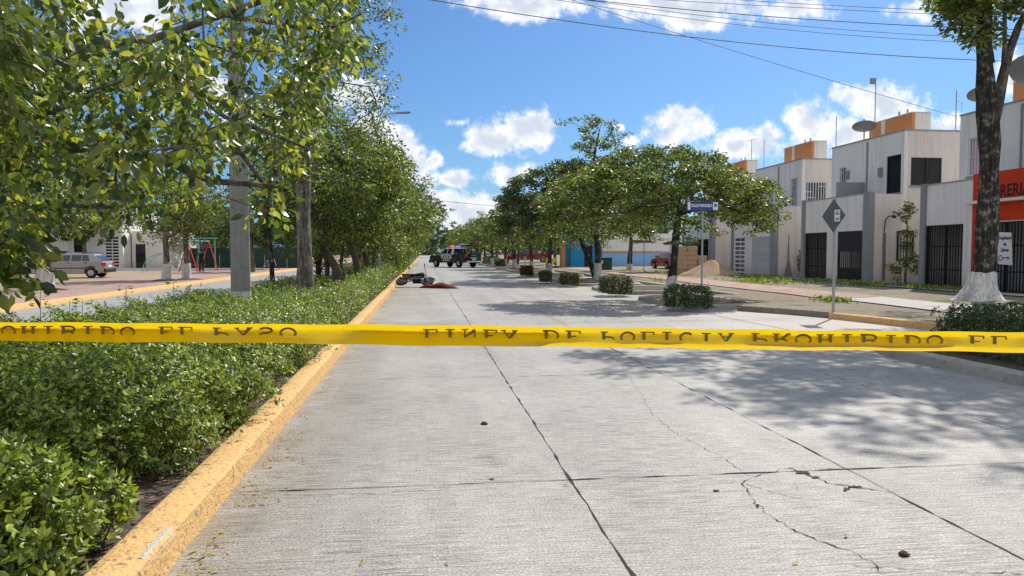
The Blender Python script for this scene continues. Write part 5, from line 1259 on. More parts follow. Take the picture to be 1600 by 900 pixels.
# street lamps
def lamp(label, loc, h):
    t = thing('street_lamp', label, 'street lamp', loc, 0, 'street lamps in the median')
    MB().tube([(0, 0, 0), (0, 0, h * .5), (0, 0, h - .6)], [.09, .075, .055], 8).build('post', M['galv'], t)
    MB().tube([(0, 0, h - .75), (.12, 0, h - .42), (.5, 0, h - .2), (.95, 0, h - .1)], [.04, .035, .03, .03], 6).build('arm', M['galv'], t)
    mb = MB(); mb.add([(.9, -.07, h - .1), (.9, .07, h - .1), (1.5, .13, h - .06), (1.62, 0, h - .05), (1.5, -.13, h - .06), (.9, -.06, h - .16), (.9, .06, h - .16), (1.5, .12, h - .13), (1.6, 0, h - .12), (1.5, -.12, h - .13)],
                      [(0, 1, 2, 3, 4), (9, 8, 7, 6, 5), (0, 4, 9, 5), (4, 3, 8, 9), (3, 2, 7, 8), (2, 1, 6, 7), (1, 0, 5, 6)]); mb.build('head', M['dish'], t)
lamp('nearest street lamp, its arm reaching out over the tree tops', (-2.2, 37, .05), 8.5)
lamp('second street lamp, only the small head clear of the trees', (-2.2, 62, .05), 8.8)
lamp('third street lamp, a speck above the distant crowns', (-2.2, 92, .05), 9.0)
# overhead cables, each between poles outside the picture
def cable(label, a, b_, mid, da, db, r_=.013, grp='overhead cables crossing the sky'):
    A_, B_, Mi = PY(a[0], a[1], da), PY(b_[0], b_[1], db), None
    dm = (da + db) / 2; Mm = PY(mid[0], mid[1], dm)
    f_ = (Mm.x - A_.x) / (B_.x - A_.x); lin = A_.lerp(B_, f_); sg = (Mm.z - lin.z) / max(.05, 4 * f_ * (1 - f_))
    pts = [A_.lerp(B_, i / 40) + Vector((0, 0, sg * 4 * (i / 40) * (1 - i / 40))) for i in range(41)]
    o = MB().tube(pts, r_, 4).build('overhead_cable', M['cable']); tag(o, label, 'cable', grp)
cable('lowest overhead cable, ending behind the big trunk', (640, -6), (1680, 98), (1130, 66), 22, 24)
cable('steep service cable dropping towards the middle house roof', (800, -30), (1495, 182), (1200, 102), 20, 30, .01)
cable('overhead cable, topmost thin line of the bundle', (900, -20), (1680, 22), (1290, 8), 24, 24, .009)
cable('overhead cable, second line from the top of the bundle', (860, -12), (1680, 30), (1290, 14), 24, 24, .009)
cable('overhead cable, thickest line in the middle of the bundle', (800, -14), (1680, 48), (1290, 32), 24, 24, .014)
cable('overhead cable below the thickest one, thin', (840, -12), (1680, 62), (1290, 44), 24.4, 24.4, .009)
cable('overhead cable, lower thin line of the bundle', (800, -12), (1680, 70), (1290, 52), 24.6, 24.6, .009)
cable('faint distant cable low in the gap of the road', (560, 300), (900, 332), (730, 318), 120, 120, .03)

# ------------------------------------------------------------------ barrier tape
def tape_curve(s):      # s = pixel column of the photograph, only to lay the tape out along its real sagging line
    yt = np.interp(s, [-200, 0, 550, 800, 1200, 1600, 1900], [501.5, 503.5, 507, 509.5, 515.5, 519, 522]); yb = np.interp(s, [-200, 0, 550, 800, 1200, 1600, 1900], [531, 532, 538, 541, 546, 551, 553])
    return float(yt), float(yb)
TD = 2.75
tp = thing('barrier_tape', 'yellow police barrier tape stretched across the whole street', 'barrier tape', (0, TD, 1.3))
def tape_pt(s, v_, off=0.0):
    yt, yb = tape_curve(s); py = yt + (yb - yt) * v_
    # lengthwise folds: the tape bellies away and back across its width
    bel = float(np.interp(v_, [0, .25, .3, .75, 1], [.0, .045, .05, .016, -.012])); rt = float(np.interp(s, [-200, 700, 1100, 1900], [0, 0, 1, 1]))
    bel2 = float(np.interp(v_, [0, .22, .28, .72, .78, 1], [.012, .03, .035, .0, .0, .045]))
    wv = 1 + .5 * math.sin(s * .0107) + .3 * math.sin(s * .031 + 1)
    d_ = TD + ((1 - rt) * bel + rt * bel2) * wv + .010 * math.sin(s * .017) * v_ + .003 * math.sin(s * .09 + v_ * 6) - off; py += .9 * math.sin(s * .012) * (v_ - .3) + .5 * math.sin(s * .041)
    p = PY(s, py, d_); return (p.x, p.y - TD, p.z - 1.3)
S_ = np.arange(-800, 2400, 15); vv = [0, .12, .22, .26, .30, .5, .7, .74, .78, .9, 1]; nv = len(vv)
V = [tape_pt(s, v_) for s in S_ for v_ in vv]
Fq = [(i * nv + j, (i + 1) * nv + j, (i + 1) * nv + j + 1, i * nv + j + 1) for i in range(len(S_) - 1) for j in range(nv - 1)]
m, n_, l_, b_ = newmat('yellow tape plastic'); b_.inputs['Base Color'].default_value = (0.74, 0.46, 0.008, 1); b_.inputs['Roughness'].default_value = 0.2; b_.inputs['Specular IOR Level'].default_value = 0.6
tr_ = mk(n_, 'ShaderNodeBsdfTranslucent'); tr_.inputs[0].default_value = (0.85, 0.60, 0.008, 1); ms_ = mk(n_, 'ShaderNodeMixShader'); ms_.inputs[0].default_value = .5
gg = mk(n_, 'ShaderNodeNewGeometry'); tn = mk(n_, 'ShaderNodeTexNoise'); mpp = mk(n_, 'ShaderNodeMapping'); mpp.inputs['Scale'].default_value = (6, 1, 25); l_.new(gg.outputs['Position'], mpp.inputs[0]); l_.new(mpp.outputs[0], tn.inputs['Vector']); bpp = mk(n_, 'ShaderNodeBump'); bpp.inputs['Strength'].default_value = .45; bpp.inputs['Distance'].default_value = .01; l_.new(tn.outputs[0], bpp.inputs['Height']); l_.new(bpp.outputs[0], b_.inputs['Normal'])
l_.new(b_.outputs[0], ms_.inputs[1]); l_.new(tr_.outputs[0], ms_.inputs[2]); l_.new(ms_.outputs[0], n_['Material Output'].inputs['Surface']); M['tape'] = m
mesh_np('band', V, Fq, M['tape'], tp, False)
def arc(cx, cy, rx, ry, a0, a1, n=12): return [(cx + rx * math.cos(R(a0 + (a1 - a0) * i / n)), cy + ry * math.sin(R(a0 + (a1 - a0) * i / n))) for i in range(n + 1)]
T_, t_ = .2, .085
GL = {  # strokes: (points, width); letters on a 1x1 box, thick uprights and thin slab serifs
 'I': [([(.5, 0), (.5, 1)], T_), ([(.22, .03), (.78, .03)], t_), ([(.22, .97), (.78, .97)], t_)],
 'L': [([(.3, 0), (.3, 1)], T_), ([(.08, .97), (.55, .97)], t_), ([(.08, .03), (.9, .03)], t_), ([(.9, 0), (.9, .3)], t_)],
 'E': [([(.3, 0), (.3, 1)], T_), ([(.08, .97), (.88, .97)], t_), ([(.08, .03), (.92, .03)], t_), ([(.3, .52), (.7, .52)], t_), ([(.9, 0), (.9, .28)], t_), ([(.86, .75), (.86, 1)], t_)],
 'H': [([(.22, 0), (.22, 1)], T_), ([(.78, 0), (.78, 1)], T_), ([(.22, .5), (.78, .5)], t_), ([(.02, .03), (.42, .03)], t_), ([(.58, .03), (.98, .03)], t_), ([(.02, .97), (.42, .97)], t_), ([(.58, .97), (.98, .97)], t_)],
 'N': [([(.2, 0), (.2, 1)], t_ * 1.2), ([(.8, 0), (.8, 1)], t_ * 1.2), ([(.2, .97), (.8, .05)], T_), ([(.02, .03), (.38, .03)], t_), ([(.62, .97), (.98, .97)], t_)],
 'A': [([(.12, 0), (.5, 1)], t_ * 1.2), ([(.5, 1), (.86, 0)], T_), ([(.25, .33), (.75, .33)], t_), ([(0, .03), (.28, .03)], t_), ([(.66, .03), (1, .03)], t_)],
 'P': [([(.25, 0), (.25, 1)], T_), ([(.05, .03), (.5, .03)], t_), ([(.05, .97), (.5, .97)] + arc(.55, .73, .33, .24, 90, -90)[0:] + [(.25, .49)], t_ * 1.5)],
 'R': [([(.22, 0), (.22, 1)], T_), ([(.03, .03), (.42, .03)], t_), ([(.05, .97), (.5, .97)] + arc(.5, .73, .3, .24, 90, -90) + [(.22, .49)], t_ * 1.5), ([(.5, .49), (.85, .02), (1, .04)], T_ * .8)],
 'D': [([(.22, 0), (.22, 1)], T_), ([(.03, .97), (.45, .97)] + arc(.45, .5, .43, .47, 90, -90) + [(.03, .03)], t_ * 1.5)],
 'B': [([(.22, 0), (.22, 1)], T_), ([(.03, .97), (.5, .97)] + arc(.5, .75, .3, .22, 90, -90) + [(.22, .53)], t_ * 1.5), ([(.5, .53)] + arc(.55, .28, .34, .25, 90, -90) + [(.03, .03)], t_ * 1.5)],
 'O': [(arc(.5, .5, .4, .46, 0, 360, 22), t_ * 1.7)],
 'C': [(arc(.52, .5, .4, .46, 45, 315, 18), t_ * 1.8), ([(.84, .7), (.84, .98)], t_)],
 'S': [(arc(.5, .74, .3, .23, 20, 250, 10) + arc(.5, .27, .32, .24, 90, -160, 10), t_ * 1.8)]}
lb = MB()
def put(word, x0, x1, v0=.2, v1=.60):
    n = len(word); w = (x1 - x0) / n
    for i, ch in enumerate(word):
        lx = x0 + i * w + w * .07; lw = w * .84
        for pts, wd in GL[ch]:
            hw = wd / 2; A_ = [Vector(p) for p in pts]; L2, R2 = [], []
            for k_, p in enumerate(A_):
                tt = (A_[min(k_ + 1, len(A_) - 1)] - A_[max(0, k_ - 1)]); tt.x *= 1.6; tt.normalize(); nr = Vector((-tt.y, tt.x)); nr.y *= 1.3
                L2.append(p + nr * hw); R2.append(p - nr * hw)
            def W3(q): return tape_pt(lx + q.x * lw, v0 + min(q.y, .74) / .74 * (v1 - v0), .0015)   # the tape hangs turned over: the print is upside down and its far edge is folded in
            base = [W3(q) for q in L2] + [W3(q) for q in R2]; m_ = len(A_)
            lb.add(base, [(a, a + 1, m_ + a + 1, m_ + a) for a in range(m_ - 1)])
for wd, a, b2 in (('PROHIBIDO', -64, 215), ('EL', 243, 305), ('PASO', 328, 468), ('LINEA', 657, 812), ('DE', 845, 912), ('POLICIA', 935, 1150), ('PROHIBIDO', 1170, 1478), ('EL', 1508, 1578), ('PASO', 1596, 1740)):
    put(wd, a, b2)
lb.build('lettering', mat('tape print', (.15, .10, .008), .5, .2), tp)

# ------------------------------------------------------------------ vehicles
def arch_profile(pts, arches, zb, r_, n=9):
    """closed side profile: upper line pts (front to back), bottom at zb with wheel arches"""
    out = list(pts)
    for cx in sorted(arches):                    # from the back to the front along the bottom
        a0 = math.asin(max(-1, min(1, (zb - .34) / r_)))
        for i in range(n + 1):
            a = math.pi - a0 - (math.pi - 2 * a0) * i / n; out.append((cx + r_ * math.cos(a), .34 + r_ * math.sin(a)))
    return out
def wheels(t, xs, y, r_, w, rim='rim'):
    for x in xs:
        for s in (-1, 1):
            mb = MB(); mb.lathe([(r_ * .6, -w / 2), (r_ * .93, -w / 2), (r_, -w * .36), (r_, w * .36), (r_ * .93, w / 2), (r_ * .6, w / 2)], 22, 'Y', (0, 0, 0)); o = mb.build('wheel', M['tyre'], t); o.location = (x, s * y, r_); autosmooth(o, 40)
            mb = MB(); mb.lathe([(r_ * .62, -.02), (r_ * .6, .02), (r_ * .5, .03)], 18, 'Y', (0, s * w * .42, 0))
            for i in range(5):
                a = i * 2 * math.pi / 5; mb.tube([(0, s * w * .5, 0), (r_ * .55 * math.cos(a), s * w * .48, r_ * .55 * math.sin(a))], r_ * .09, 5)
            mb.build('rim', M[rim], o)
def side_glass(t, polys, ys, mt='car_glass', name='window'):
    for s in (-1, 1):
        for pl in polys:
            n = len(pl); vs = []
            for x, z in pl: vs.append((x, s * ys(z), z))
            for x, z in pl: vs.append((x, s * (ys(z) + .008), z))
            MB().add(vs, [tuple(range(n)), tuple(range(n, 2 * n))] + [(i, (i + 1) % n, n + (i + 1) % n, n + i) for i in range(n)]).build(name, M[mt], t)
def greenhouse(t, base, roof, w0, w1, z0, z1, name, mt):
    (xa, xb), (ra, rb) = base, roof
    vs = [(xa, w0, z0), (xa, -w0, z0), (xb, -w0, z0), (xb, w0, z0), (ra, w1, z1 - .04), (ra, -w1, z1 - .04), (rb, -w1, z1 - .04), (rb, w1, z1 - .04), (ra - .1, w1 - .08, z1), (ra - .1, -w1 + .08, z1), (rb + .1, -w1 + .08, z1), (rb + .1, w1 - .08, z1)]
    fs = [(3, 2, 1, 0), (0, 1, 5, 4), (1, 2, 6, 5), (2, 3, 7, 6), (3, 0, 4, 7), (4, 5, 9, 8), (5, 6, 10, 9), (6, 7, 11, 10), (7, 4, 8, 11), (8, 9, 10, 11)]
    return MB().add(vs, fs).build(name, M[mt], t)
def hatchback(label, loc, rz, paint, group=None):
    t = thing('parked_car', label, 'car', loc, rz, group)
    pr = arch_profile([(1.98, .55), (1.96, .72), (1.85, .80), (.95, .93), (-1.62, .96), (-1.93, .92), (-1.99, .62), (-1.93, .36)], (1.22, -1.25), .24, .36)
    pr.append((1.93, .24)); mb = MB(); mb.prism(pr, -.80, .80, 'Y'); o = mb.build('body', M[paint], t)
    mod = o.modifiers.new('bevel', 'BEVEL'); mod.width = .035; mod.segments = 2; mod.limit_method = 'ANGLE'; mod.angle_limit = R(50)
    greenhouse(t, (1.0, -1.86), (.28, -1.35), .79, .60, .93, 1.40, 'cabin', paint)
    ys = lambda z: .79 - (z - .93) / .43 * .19 + .003
    side_glass(t, [[(.86, .98), (.30, 1.31), (-.12, 1.32), (-.12, .98)], [(-.2, .98), (-.2, 1.32), (-.72, 1.32), (-.72, .98)], [(-.77, .98), (-.77, 1.32), (-1.05, 1.31), (-1.18, .98)]], ys)
    for x0, x1, zz0, zz1, nm in ((.93, .40, .98, 1.30, 'windscreen'), (-1.82, -1.44, .99, 1.31, 'rear_window')):
        dx = .012 if x0 > 0 else -.012
        w0, w1 = .70, .54; vs = [(x0 + dx, w0, zz0), (x0 + dx, -w0, zz0), (x1 + dx, -w1, zz1), (x1 + dx, w1, zz1)]; vs += [(x - dx * .5, y, z) for x, y, z in vs]
        MB().add(vs, [(0, 1, 2, 3), (4, 5, 6, 7), (0, 1, 5, 4), (1, 2, 6, 5), (2, 3, 7, 6), (3, 0, 4, 7)]).build(nm, M['car_glass'], t)
    for s in (-1, 1):
        MB().box(-2.0, s * .66 - .11, .68, -1.955, s * .66 + .11, .9, .01).build('tail_light', M['red_lamp'], t); MB().box(-1.97, s * .805 - .01, .7, -1.80, s * .805 + .01, .88).build('tail_light', M['red_lamp'], t)
        MB().box(1.93, s * .6 - .12, .58, 1.99, s * .6 + .12, .72, .01).build('headlight', M['white_lamp'], t)
        MB().box(-1.0, s * .805 - .008, .55, .98, s * .805 + .008, .60).build('side_moulding', M['black_plastic'], t)
        MB().box(.62, s * .86 - .07, 1.0, .76, s * .86 + .07, 1.12, .02).build('mirror', M['black_plastic'], t)
        for x in (-.02, -.95): MB().box(x - .1, s * .81 - .012, .86, x + .06, s * .81 + .012, .89).build('door_handle', M['black_plastic'], t)
        mb = MB()
        for x in (-.16, .78, -.98): mb.box(x - .004, s * .8035 - .0025, .3, x + .004, s * .8035 + .0025, .92)
        mb.build('door_seam', M['black_plastic'], t)
    MB().box(1.9, -.78, .28, 2.04, .78, .5, .03).build('bumper', M['black_plastic'], t); MB().box(-2.06, -.78, .32, -1.92, .78, .55, .03).build('bumper', M['black_plastic'], t)
    MB().box(-2.0, -.25, .62, -1.99, .25, .74).build('number_plate', M['white_letter'], t)
    wheels(t, (1.22, -1.25), .73, .29, .18); return t
hatchback('dusty silver hatchback parked on the dirt lot at the left, facing left', (-20.3, 45.9, .13), R(182), 'silver')
hatchback('dark red car seen from behind under the brown awning', (19.6, 57.5, .25), R(95), 'maroon')
hatchback('red car on the opposite road glimpsed between the median trees', (-7.5, 98, .0), R(92), 'maroon')
def pickup(label, loc, rz, paint, police):
    t = thing('pickup_truck', label, 'pickup truck', loc, rz)
    pr = arch_profile([(2.86, .6), (2.84, 1.06), (2.68, 1.14), (1.25, 1.22), (-.92, 1.27), (-.92, .5)], (1.85,), .42, .5); pr.append((2.82, .42))
    o = MB().prism(pr, -.97, .97, 'Y').build('body', M[paint], t); mod = o.modifiers.new('bevel', 'BEVEL'); mod.width = .05; mod.segments = 2; mod.limit_method = 'ANGLE'; mod.angle_limit = R(50)
    pr = arch_profile([(-.95, 1.30), (-2.86, 1.34), (-2.86, .5)], (-1.72,), .42, .5); pr.append((-.95, .42)); mb = MB(); mb.prism(pr, .86, .97, 'Y'); mb.prism(pr, -.97, -.86, 'Y'); mb.box(-2.86, -.86, .62, -.95, .86, .72); mb.box(-2.9, -.86, .6, -2.82, .86, 1.33); mb.box(-1.0, -.86, .72, -.93, .86, 1.3)
    mb.build('bed', M[paint], t)
    up = 'car_white' if police else paint
    greenhouse(t, (1.3, -.9), (.42, -.72), .93, .76, 1.24, 1.90, 'cabin', up)
    ys = lambda z: .93 - (z - 1.24) / .62 * .17 + .003
    side_glass(t, [[(1.1, 1.31), (.46, 1.78), (.12, 1.80), (.12, 1.31)], [(.02, 1.31), (.02, 1.80), (-.55, 1.80), (-.60, 1.31)]], ys)
    for x0, x1, dx, nm in ((1.19, .52, .015, 'windscreen'), (-.875, -.745, -.015, 'rear_window')):
        vs = [(x0 + dx, .84, 1.32), (x0 + dx, -.84, 1.32), (x1 + dx, -.70, 1.82), (x1 + dx, .70, 1.82)]; vs += [(x - dx * .6, y, z) for x, y, z in vs]
        MB().add(vs, [(0, 1, 2, 3), (4, 5, 6, 7), (0, 1, 5, 4), (1, 2, 6, 5), (2, 3, 7, 6), (3, 0, 4, 7)]).build(nm, M['car_glass'], t)
    for s in (-1, 1):
        MB().box(-2.92, s * .86 - .08, .95, -2.87, s * .86 + .08, 1.28, .01).build('tail_light', M['red_lamp'], t); MB().box(-2.88, s * .972 - .01, .95, -2.74, s * .972 + .01, 1.28).build('tail_light', M['red_lamp'], t)
        MB().box(2.78, s * .74 - .17, .85, 2.88, s * .74 + .17, 1.02, .02).build('headlight', M['white_lamp'], t); MB().box(1.0, s * 1.05 - .09, 1.28, 1.12, s * 1.05 + .09, 1.46, .02).build('mirror', M['black_plastic'], t)
    MB().box(-3.06, -.92, .5, -2.92, .92, .64, .03).build('bumper', M['white_lamp'], t); MB().box(2.84, -.95, .42, 3.0, .95, .72, .04).build('bumper', M['black_plastic'], t); MB().box(2.87, -.5, .74, 2.91, .5, 1.05, .02).build('grille', M['black_plastic'], t)
    MB().box(-2.915, -.2, .70, -2.902, .2, .83).build('number_plate', M['white_letter'], t)
    wheels(t, (1.85, -1.72), .86, .4, .26)
    if police:
        MB().box(-.1, -.62, 1.93, .2, -.06, 2.08, .03).build('beacon', mat('blue beacon lens', (.02, .08, .6), .2, .05, emis=(.05, .15, 1)), t); MB().box(-.1, .06, 1.93, .2, .62, 2.08, .03).build('beacon', mat('red beacon lens', (.6, .02, .02), .2, .05, emis=(1, .05, .03)), t)
        MB().box(-.12, -.65, 1.88, .22, .65, 1.93).build('beacon_base', M['black_plastic'], t)
        mb = MB()
        for s in (-.82, .82): mb.tube([(-1.15, s, 1.3), (-1.2, s, 2.1), (-1.9, s, 2.15), (-2.4, s, 1.35)], .035, 6)
        mb.tube([(-1.2, -.82, 2.1), (-1.2, .82, 2.1)], .035, 6); mb.tube([(-1.9, -.82, 2.15), (-1.9, .82, 2.15)], .035, 6); mb.build('roll_bar', M['iron_black'], t)
        MB().box(-1.75, -.6, 2.19, -1.3, .6, 2.25, .01).build('rack_panel', M['white_letter'], t)
        for s in (-1, 1):
            text_mesh('lettering', 'POLICIA', .48, M['white_letter'], t, .002, (.12, s * .976, .98), (R(90), 0, R(180) if s > 0 else 0), .95, bold=.016)
            text_mesh('lettering', 'MUNICIPAL', .17, M['white_letter'], t, .002, (.12, s * .976, .68), (R(90), 0, R(180) if s > 0 else 0), 1.3, bold=.006)
            MB().box(-.88, s * .974 - .004, 1.19, 2.0, s * .974 + .004, 1.215).build('stripe', M['white_letter'], t)
        text_mesh('lettering', 'POLICIA', .2, M['white_letter'], t, .002, (-2.904, 0, .92), (R(90), 0, R(-90)), 1.1, bold=.006)
        MB().box(-2.906, -.3, 1.14, -2.901, .3, 1.2).build('badge', M['rim'], t)
    return t
pickup('navy and white police pickup with red and blue beacons parked slantwise across the road', (3.35, 80, 0), R(126), 'navy', True).scale = (1.1, 1.1, 1.1)
pickup('maroon pickup parked in the shade beyond the kerb trees at the right', (14.6, 101, .15), R(172), 'maroon', False)

# fallen motorcycle
mo = G(650, 449, 0)
t = thing('motorcycle', 'dark motorcycle lying on its side against the ochre kerb', 'motorcycle', (-.45, mo.y, .0), R(-14)); t.scale = (.93, 1, 1)
T0 = Matrix.Translation((0, -.14, .12)) @ Matrix.Rotation(R(-62), 4, 'X')
def mo_(): q = MB(); q.M = T0.copy(); return q
for x in (-.66, .66):
    q = MB(); q.M = T0 @ Matrix.Translation((x, 0, .31)); q.lathe([(.23, -.035), (.29, -.05), (.31, -.02), (.31, .02), (.29, .05), (.23, .035)], 24, 'Y'); w = q.build('wheel', M['tyre'], t)
    q = MB(); q.M = T0 @ Matrix.Translation((x, 0, .31)); q.tube([(.225 * math.cos(a), 0, .225 * math.sin(a)) for a in [k / 20 * 6.2832 for k in range(21)]], .014, 5)
    for i in range(10): a = i * math.pi / 5; q.tube([(0, .02, 0), (.22 * math.cos(a), 0, .22 * math.sin(a))], .006, 4)
    q.lathe([(.06, -.06), (.06, .06)], 10, 'Y'); q.build('rim', M['rim'], w)
q = mo_(); q.tube([(.66, .1, .31), (.42, .1, .88)], .025, 6); q.tube([(.66, -.1, .31), (.42, -.1, .88)], .025, 6); q.build('fork', M['iron_black'], t)
q = mo_(); q.tube([(.42, 0, .85), (.1, 0, .45), (-.25, 0, .35), (-.66, 0, .31)], .03, 6); q.tube([(.42, 0, .85), (-.1, 0, .72), (-.6, 0, .75)], .025, 6); q.build('frame', M['iron_black'], t)
q = mo_(); q.add([(.38, .1, .8), (.38, -.1, .8), (-.05, -.14, .78), (-.05, .14, .78), (.34, .07, 1.0), (.34, -.07, 1.0), (-.02, -.09, .92), (-.02, .09, .92), (.3, .15, .9), (.3, -.15, .9)],
                 [(0, 1, 2, 3), (4, 5, 6, 7), (0, 8, 4, 5, 9, 1), (2, 6, 7, 3), (3, 7, 4, 8, 0), (1, 9, 5, 6, 2)]); q.build('fuel_tank', M['moto_paint'], t)
q = mo_(); q.box(-.62, -.11, .78, -.06, .11, .86, .03); q.build('seat', M['black_plastic'], t)
q = mo_(); q.box(-.12, -.13, .30, .3, .13, .62, .04); q.build('engine', M['iron_black'], t)
q = mo_(); q.tube([(.25, -.12, .4), (.1, -.16, .22), (-.3, -.17, .25), (-.75, -.18, .34)], [.02, .025, .035, .05], 7); q.build('exhaust', M['iron_black'], t)
q = mo_(); q.tube([(.38, -.36, 1.0), (.42, -.12, 1.02), (.42, .12, 1.02), (.38, .36, 1.0)], .014, 6); q.build('handlebar', M['iron_black'], t)
for s in (-1, 1):
    q = mo_(); q.tube([(.4, s * .25, 1.0), (.36, s * .32, 1.2)], .007, 4); q.box(.33, s * .36 - .07, 1.17, .36, s * .36 + .07, 1.27, .01); q.build('mirror', M['iron_black'], t)
q = mo_(); q.lathe([(.09, -.03), (.1, .03), (.05, .07)], 12, 'X', (.5, 0, .85)); q.build('headlight', M['white_lamp'], t)
q = mo_(); q.tube([(.95 * 0 + .66 + .36 * math.cos(a), 0, .31 + .36 * math.sin(a)) for a in [R(20 + i * 14) for i in range(9)]], .03, 5); q.build('mudguard', M['moto_paint'], t)
q = mo_(); q.add([(-.3, -.12, .76), (-.3, .12, .76), (-.8, .07, .92), (-.8, -.07, .92), (-.3, -.12, .6), (-.3, .12, .6), (-.78, .05, .84), (-.78, -.05, .84)], [(0, 1, 2, 3), (4, 5, 6, 7), (0, 3, 7, 4), (1, 2, 6, 5), (2, 3, 7, 6), (0, 1, 5, 4)]); q.build('tail_cowl', M['moto_paint'], t)
# blanket
A_, B_ = G(657, 449.5), G(716, 451)
nx, ny = 46, 18; vs = []; rs = np.random.RandomState(3); L_ = (B_ - A_).length
for j in range(ny):
    for i in range(nx):
        a, b2 = i / (nx - 1), j / (ny - 1) * 2 - 1
        wid = .27 * (math.sin(math.pi * min(1, a * 1.0 + .04)) ** .5 + .25) * (1 + .12 * math.sin(a * 17))
        ht = (.08 + .15 * math.exp(-((a - .55) / .22) ** 2) + .05 * math.exp(-((a - .2) / .12) ** 2)) * max(0, 1 - b2 ** 2) ** .6 * min(1, a * 9) * min(1, (1 - a) * 7)
        ht += .018 * math.sin(a * 34 + b2 * 5) * math.sin(b2 * 7 + a * 11) * (1 - b2 ** 2)
        vs.append((a * L_, b2 * wid, max(.006, ht + .008)))
fs = [(j * nx + i, j * nx + i + 1, (j + 1) * nx + i + 1, (j + 1) * nx + i) for j in range(ny - 1) for i in range(nx - 1)]
o = mesh_np('blanket', vs, fs, M['blanket'], None, True); o.location = A_; o.rotation_euler.z = math.atan2(B_.y - A_.y, B_.x - A_.x); tag(o, 'dark red blanket spread over a low mound on the road beside the motorcycle', 'blanket')
so = o.modifiers.new('thick', 'SOLIDIFY'); so.thickness = .01; so.offset = 1

# ------------------------------------------------------------------ people
def skinned(name, V, E, rads, mt, parent, sub=1):
    me = bpy.data.meshes.new(name); me.from_pydata(V, E, []); o = bpy.data.objects.new(name, me); COL.objects.link(o)
    m_ = o.modifiers.new('skin', 'SKIN'); m_.use_smooth_shade = True
    for i, r_ in enumerate(rads):
        sv = me.skin_vertices[0].data[i]; sv.radius = (r_, r_) if isinstance(r_, (int, float)) else r_; sv.use_root = (i == 0)
    if sub: s_ = o.modifiers.new('sub', 'SUBSURF'); s_.levels = sub; s_.render_levels = sub
    dg = bpy.context.evaluated_depsgraph_get(); dg.update(); nm = bpy.data.meshes.new_from_object(o.evaluated_get(dg)); o.modifiers.clear(); o.data = nm; nm.name = name
    nm.materials.clear(); nm.materials.append(M[mt]); o.parent = parent; return o
def person(label, loc, rz, top, legs, phone=False, stride=.22, h=1.7, cat='person', group=None):
    t = thing('person', label, cat, loc, rz, group); k = h / 1.7
    s = stride
    J = {'pel': (0, 0, .93), 'ch': (.0, 0, 1.28), 'nk': (0, 0, 1.44), 'hd': (.02, 0, 1.53), 'ht': (.02, 0, 1.66)}
    for sd_, sg in (('l', 1), ('r', -1)):
        f_ = s * sg
        J['hip' + sd_] = (0, .09 * sg, .9); J['kn' + sd_] = (f_ * .55 + .04, .09 * sg, .5); J['an' + sd_] = (f_ - .02, .09 * sg, .09); J['to' + sd_] = (f_ + .14, .1 * sg, .035)
        J['sh' + sd_] = (0, .18 * sg, 1.39)
        if phone and sg > 0: J['el' + sd_] = (.12, .27, 1.18); J['wr' + sd_] = (.17, .16, 1.42); J['ha' + sd_] = (.14, .11, 1.5)
        elif phone: J['el' + sd_] = (.08, -.27, 1.14); J['wr' + sd_] = (.24, -.16, 1.34); J['ha' + sd_] = (.22, -.1, 1.44)
        else: J['el' + sd_] = (-f_ * .3, .24 * sg, 1.12); J['wr' + sd_] = (-f_ * .5 + .08, .25 * sg, .88); J['ha' + sd_] = (-f_ * .5 + .1, .25 * sg, .79)
    names = list(J); idx = {n: i for i, n in enumerate(names)}
    Vv = [tuple(c * k for c in J[n]) for n in names]
    Ed = [('pel', 'ch'), ('ch', 'nk'), ('nk', 'hd'), ('hd', 'ht')]
    for a in 'lr': Ed += [('pel', 'hip' + a), ('hip' + a, 'kn' + a), ('kn' + a, 'an' + a), ('an' + a, 'to' + a), ('ch', 'sh' + a), ('sh' + a, 'el' + a), ('el' + a, 'wr' + a), ('wr' + a, 'ha' + a)]
    rad_ = {'pel': .12, 'ch': .13, 'nk': .05, 'hd': .085, 'ht': .07, 'hip': .085, 'kn': .055, 'an': .04, 'to': .03, 'sh': .055, 'el': .04, 'wr': .028, 'ha': .035}
    g = lambda n, add=0: (rad_.get(n, rad_.get(n[:-1])) + add) * k
    skinned('body', Vv, [(idx[a], idx[b]) for a, b in Ed], [g(n) for n in names], 'skin', t)
    def garment(nm, ns, ed, mt, add=.022):
        skinned(nm, [tuple(c * k for c in J[n]) for n in ns], [(ns.index(a), ns.index(b)) for a, b in ed], [g(n, add) for n in ns], mt, t)
    garment('shirt', ['ch', 'pel', 'shl', 'shr', 'ell', 'elr'], [('ch', 'pel'), ('ch', 'shl'), ('ch', 'shr'), ('shl', 'ell'), ('shr', 'elr')], top)
    garment('trousers', ['pel', 'hipl', 'hipr', 'knl', 'knr', 'anl', 'anr'], [('pel', 'hipl'), ('pel', 'hipr'), ('hipl', 'knl'), ('hipr', 'knr'), ('knl', 'anl'), ('knr', 'anr')], legs)
    q = MB(); q.lathe([(.02, 1.745 * k), (.085 * k, 1.72 * k), (.115 * k, 1.64 * k), (.11 * k, 1.57 * k), (.09 * k, 1.54 * k)], 12, 'Z', (-.018, 0, 0)); q.build('hair', M['hair'], t, True)
    for sg in (1, -1):
        a = J['an' + ('l' if sg > 0 else 'r')]; q = MB(); q.box(a[0] - .07, a[1] - .05, 0, a[0] + .2, a[1] + .05, .09, .02); q.build('shoe', M['black_plastic'], t)
    return t
person('person in black uniform walking on the red paving, hand raised to the face', (-16.2, 56.6, .13), R(-70), 'cloth_black', 'cloth_black', True, .26, 1.72)
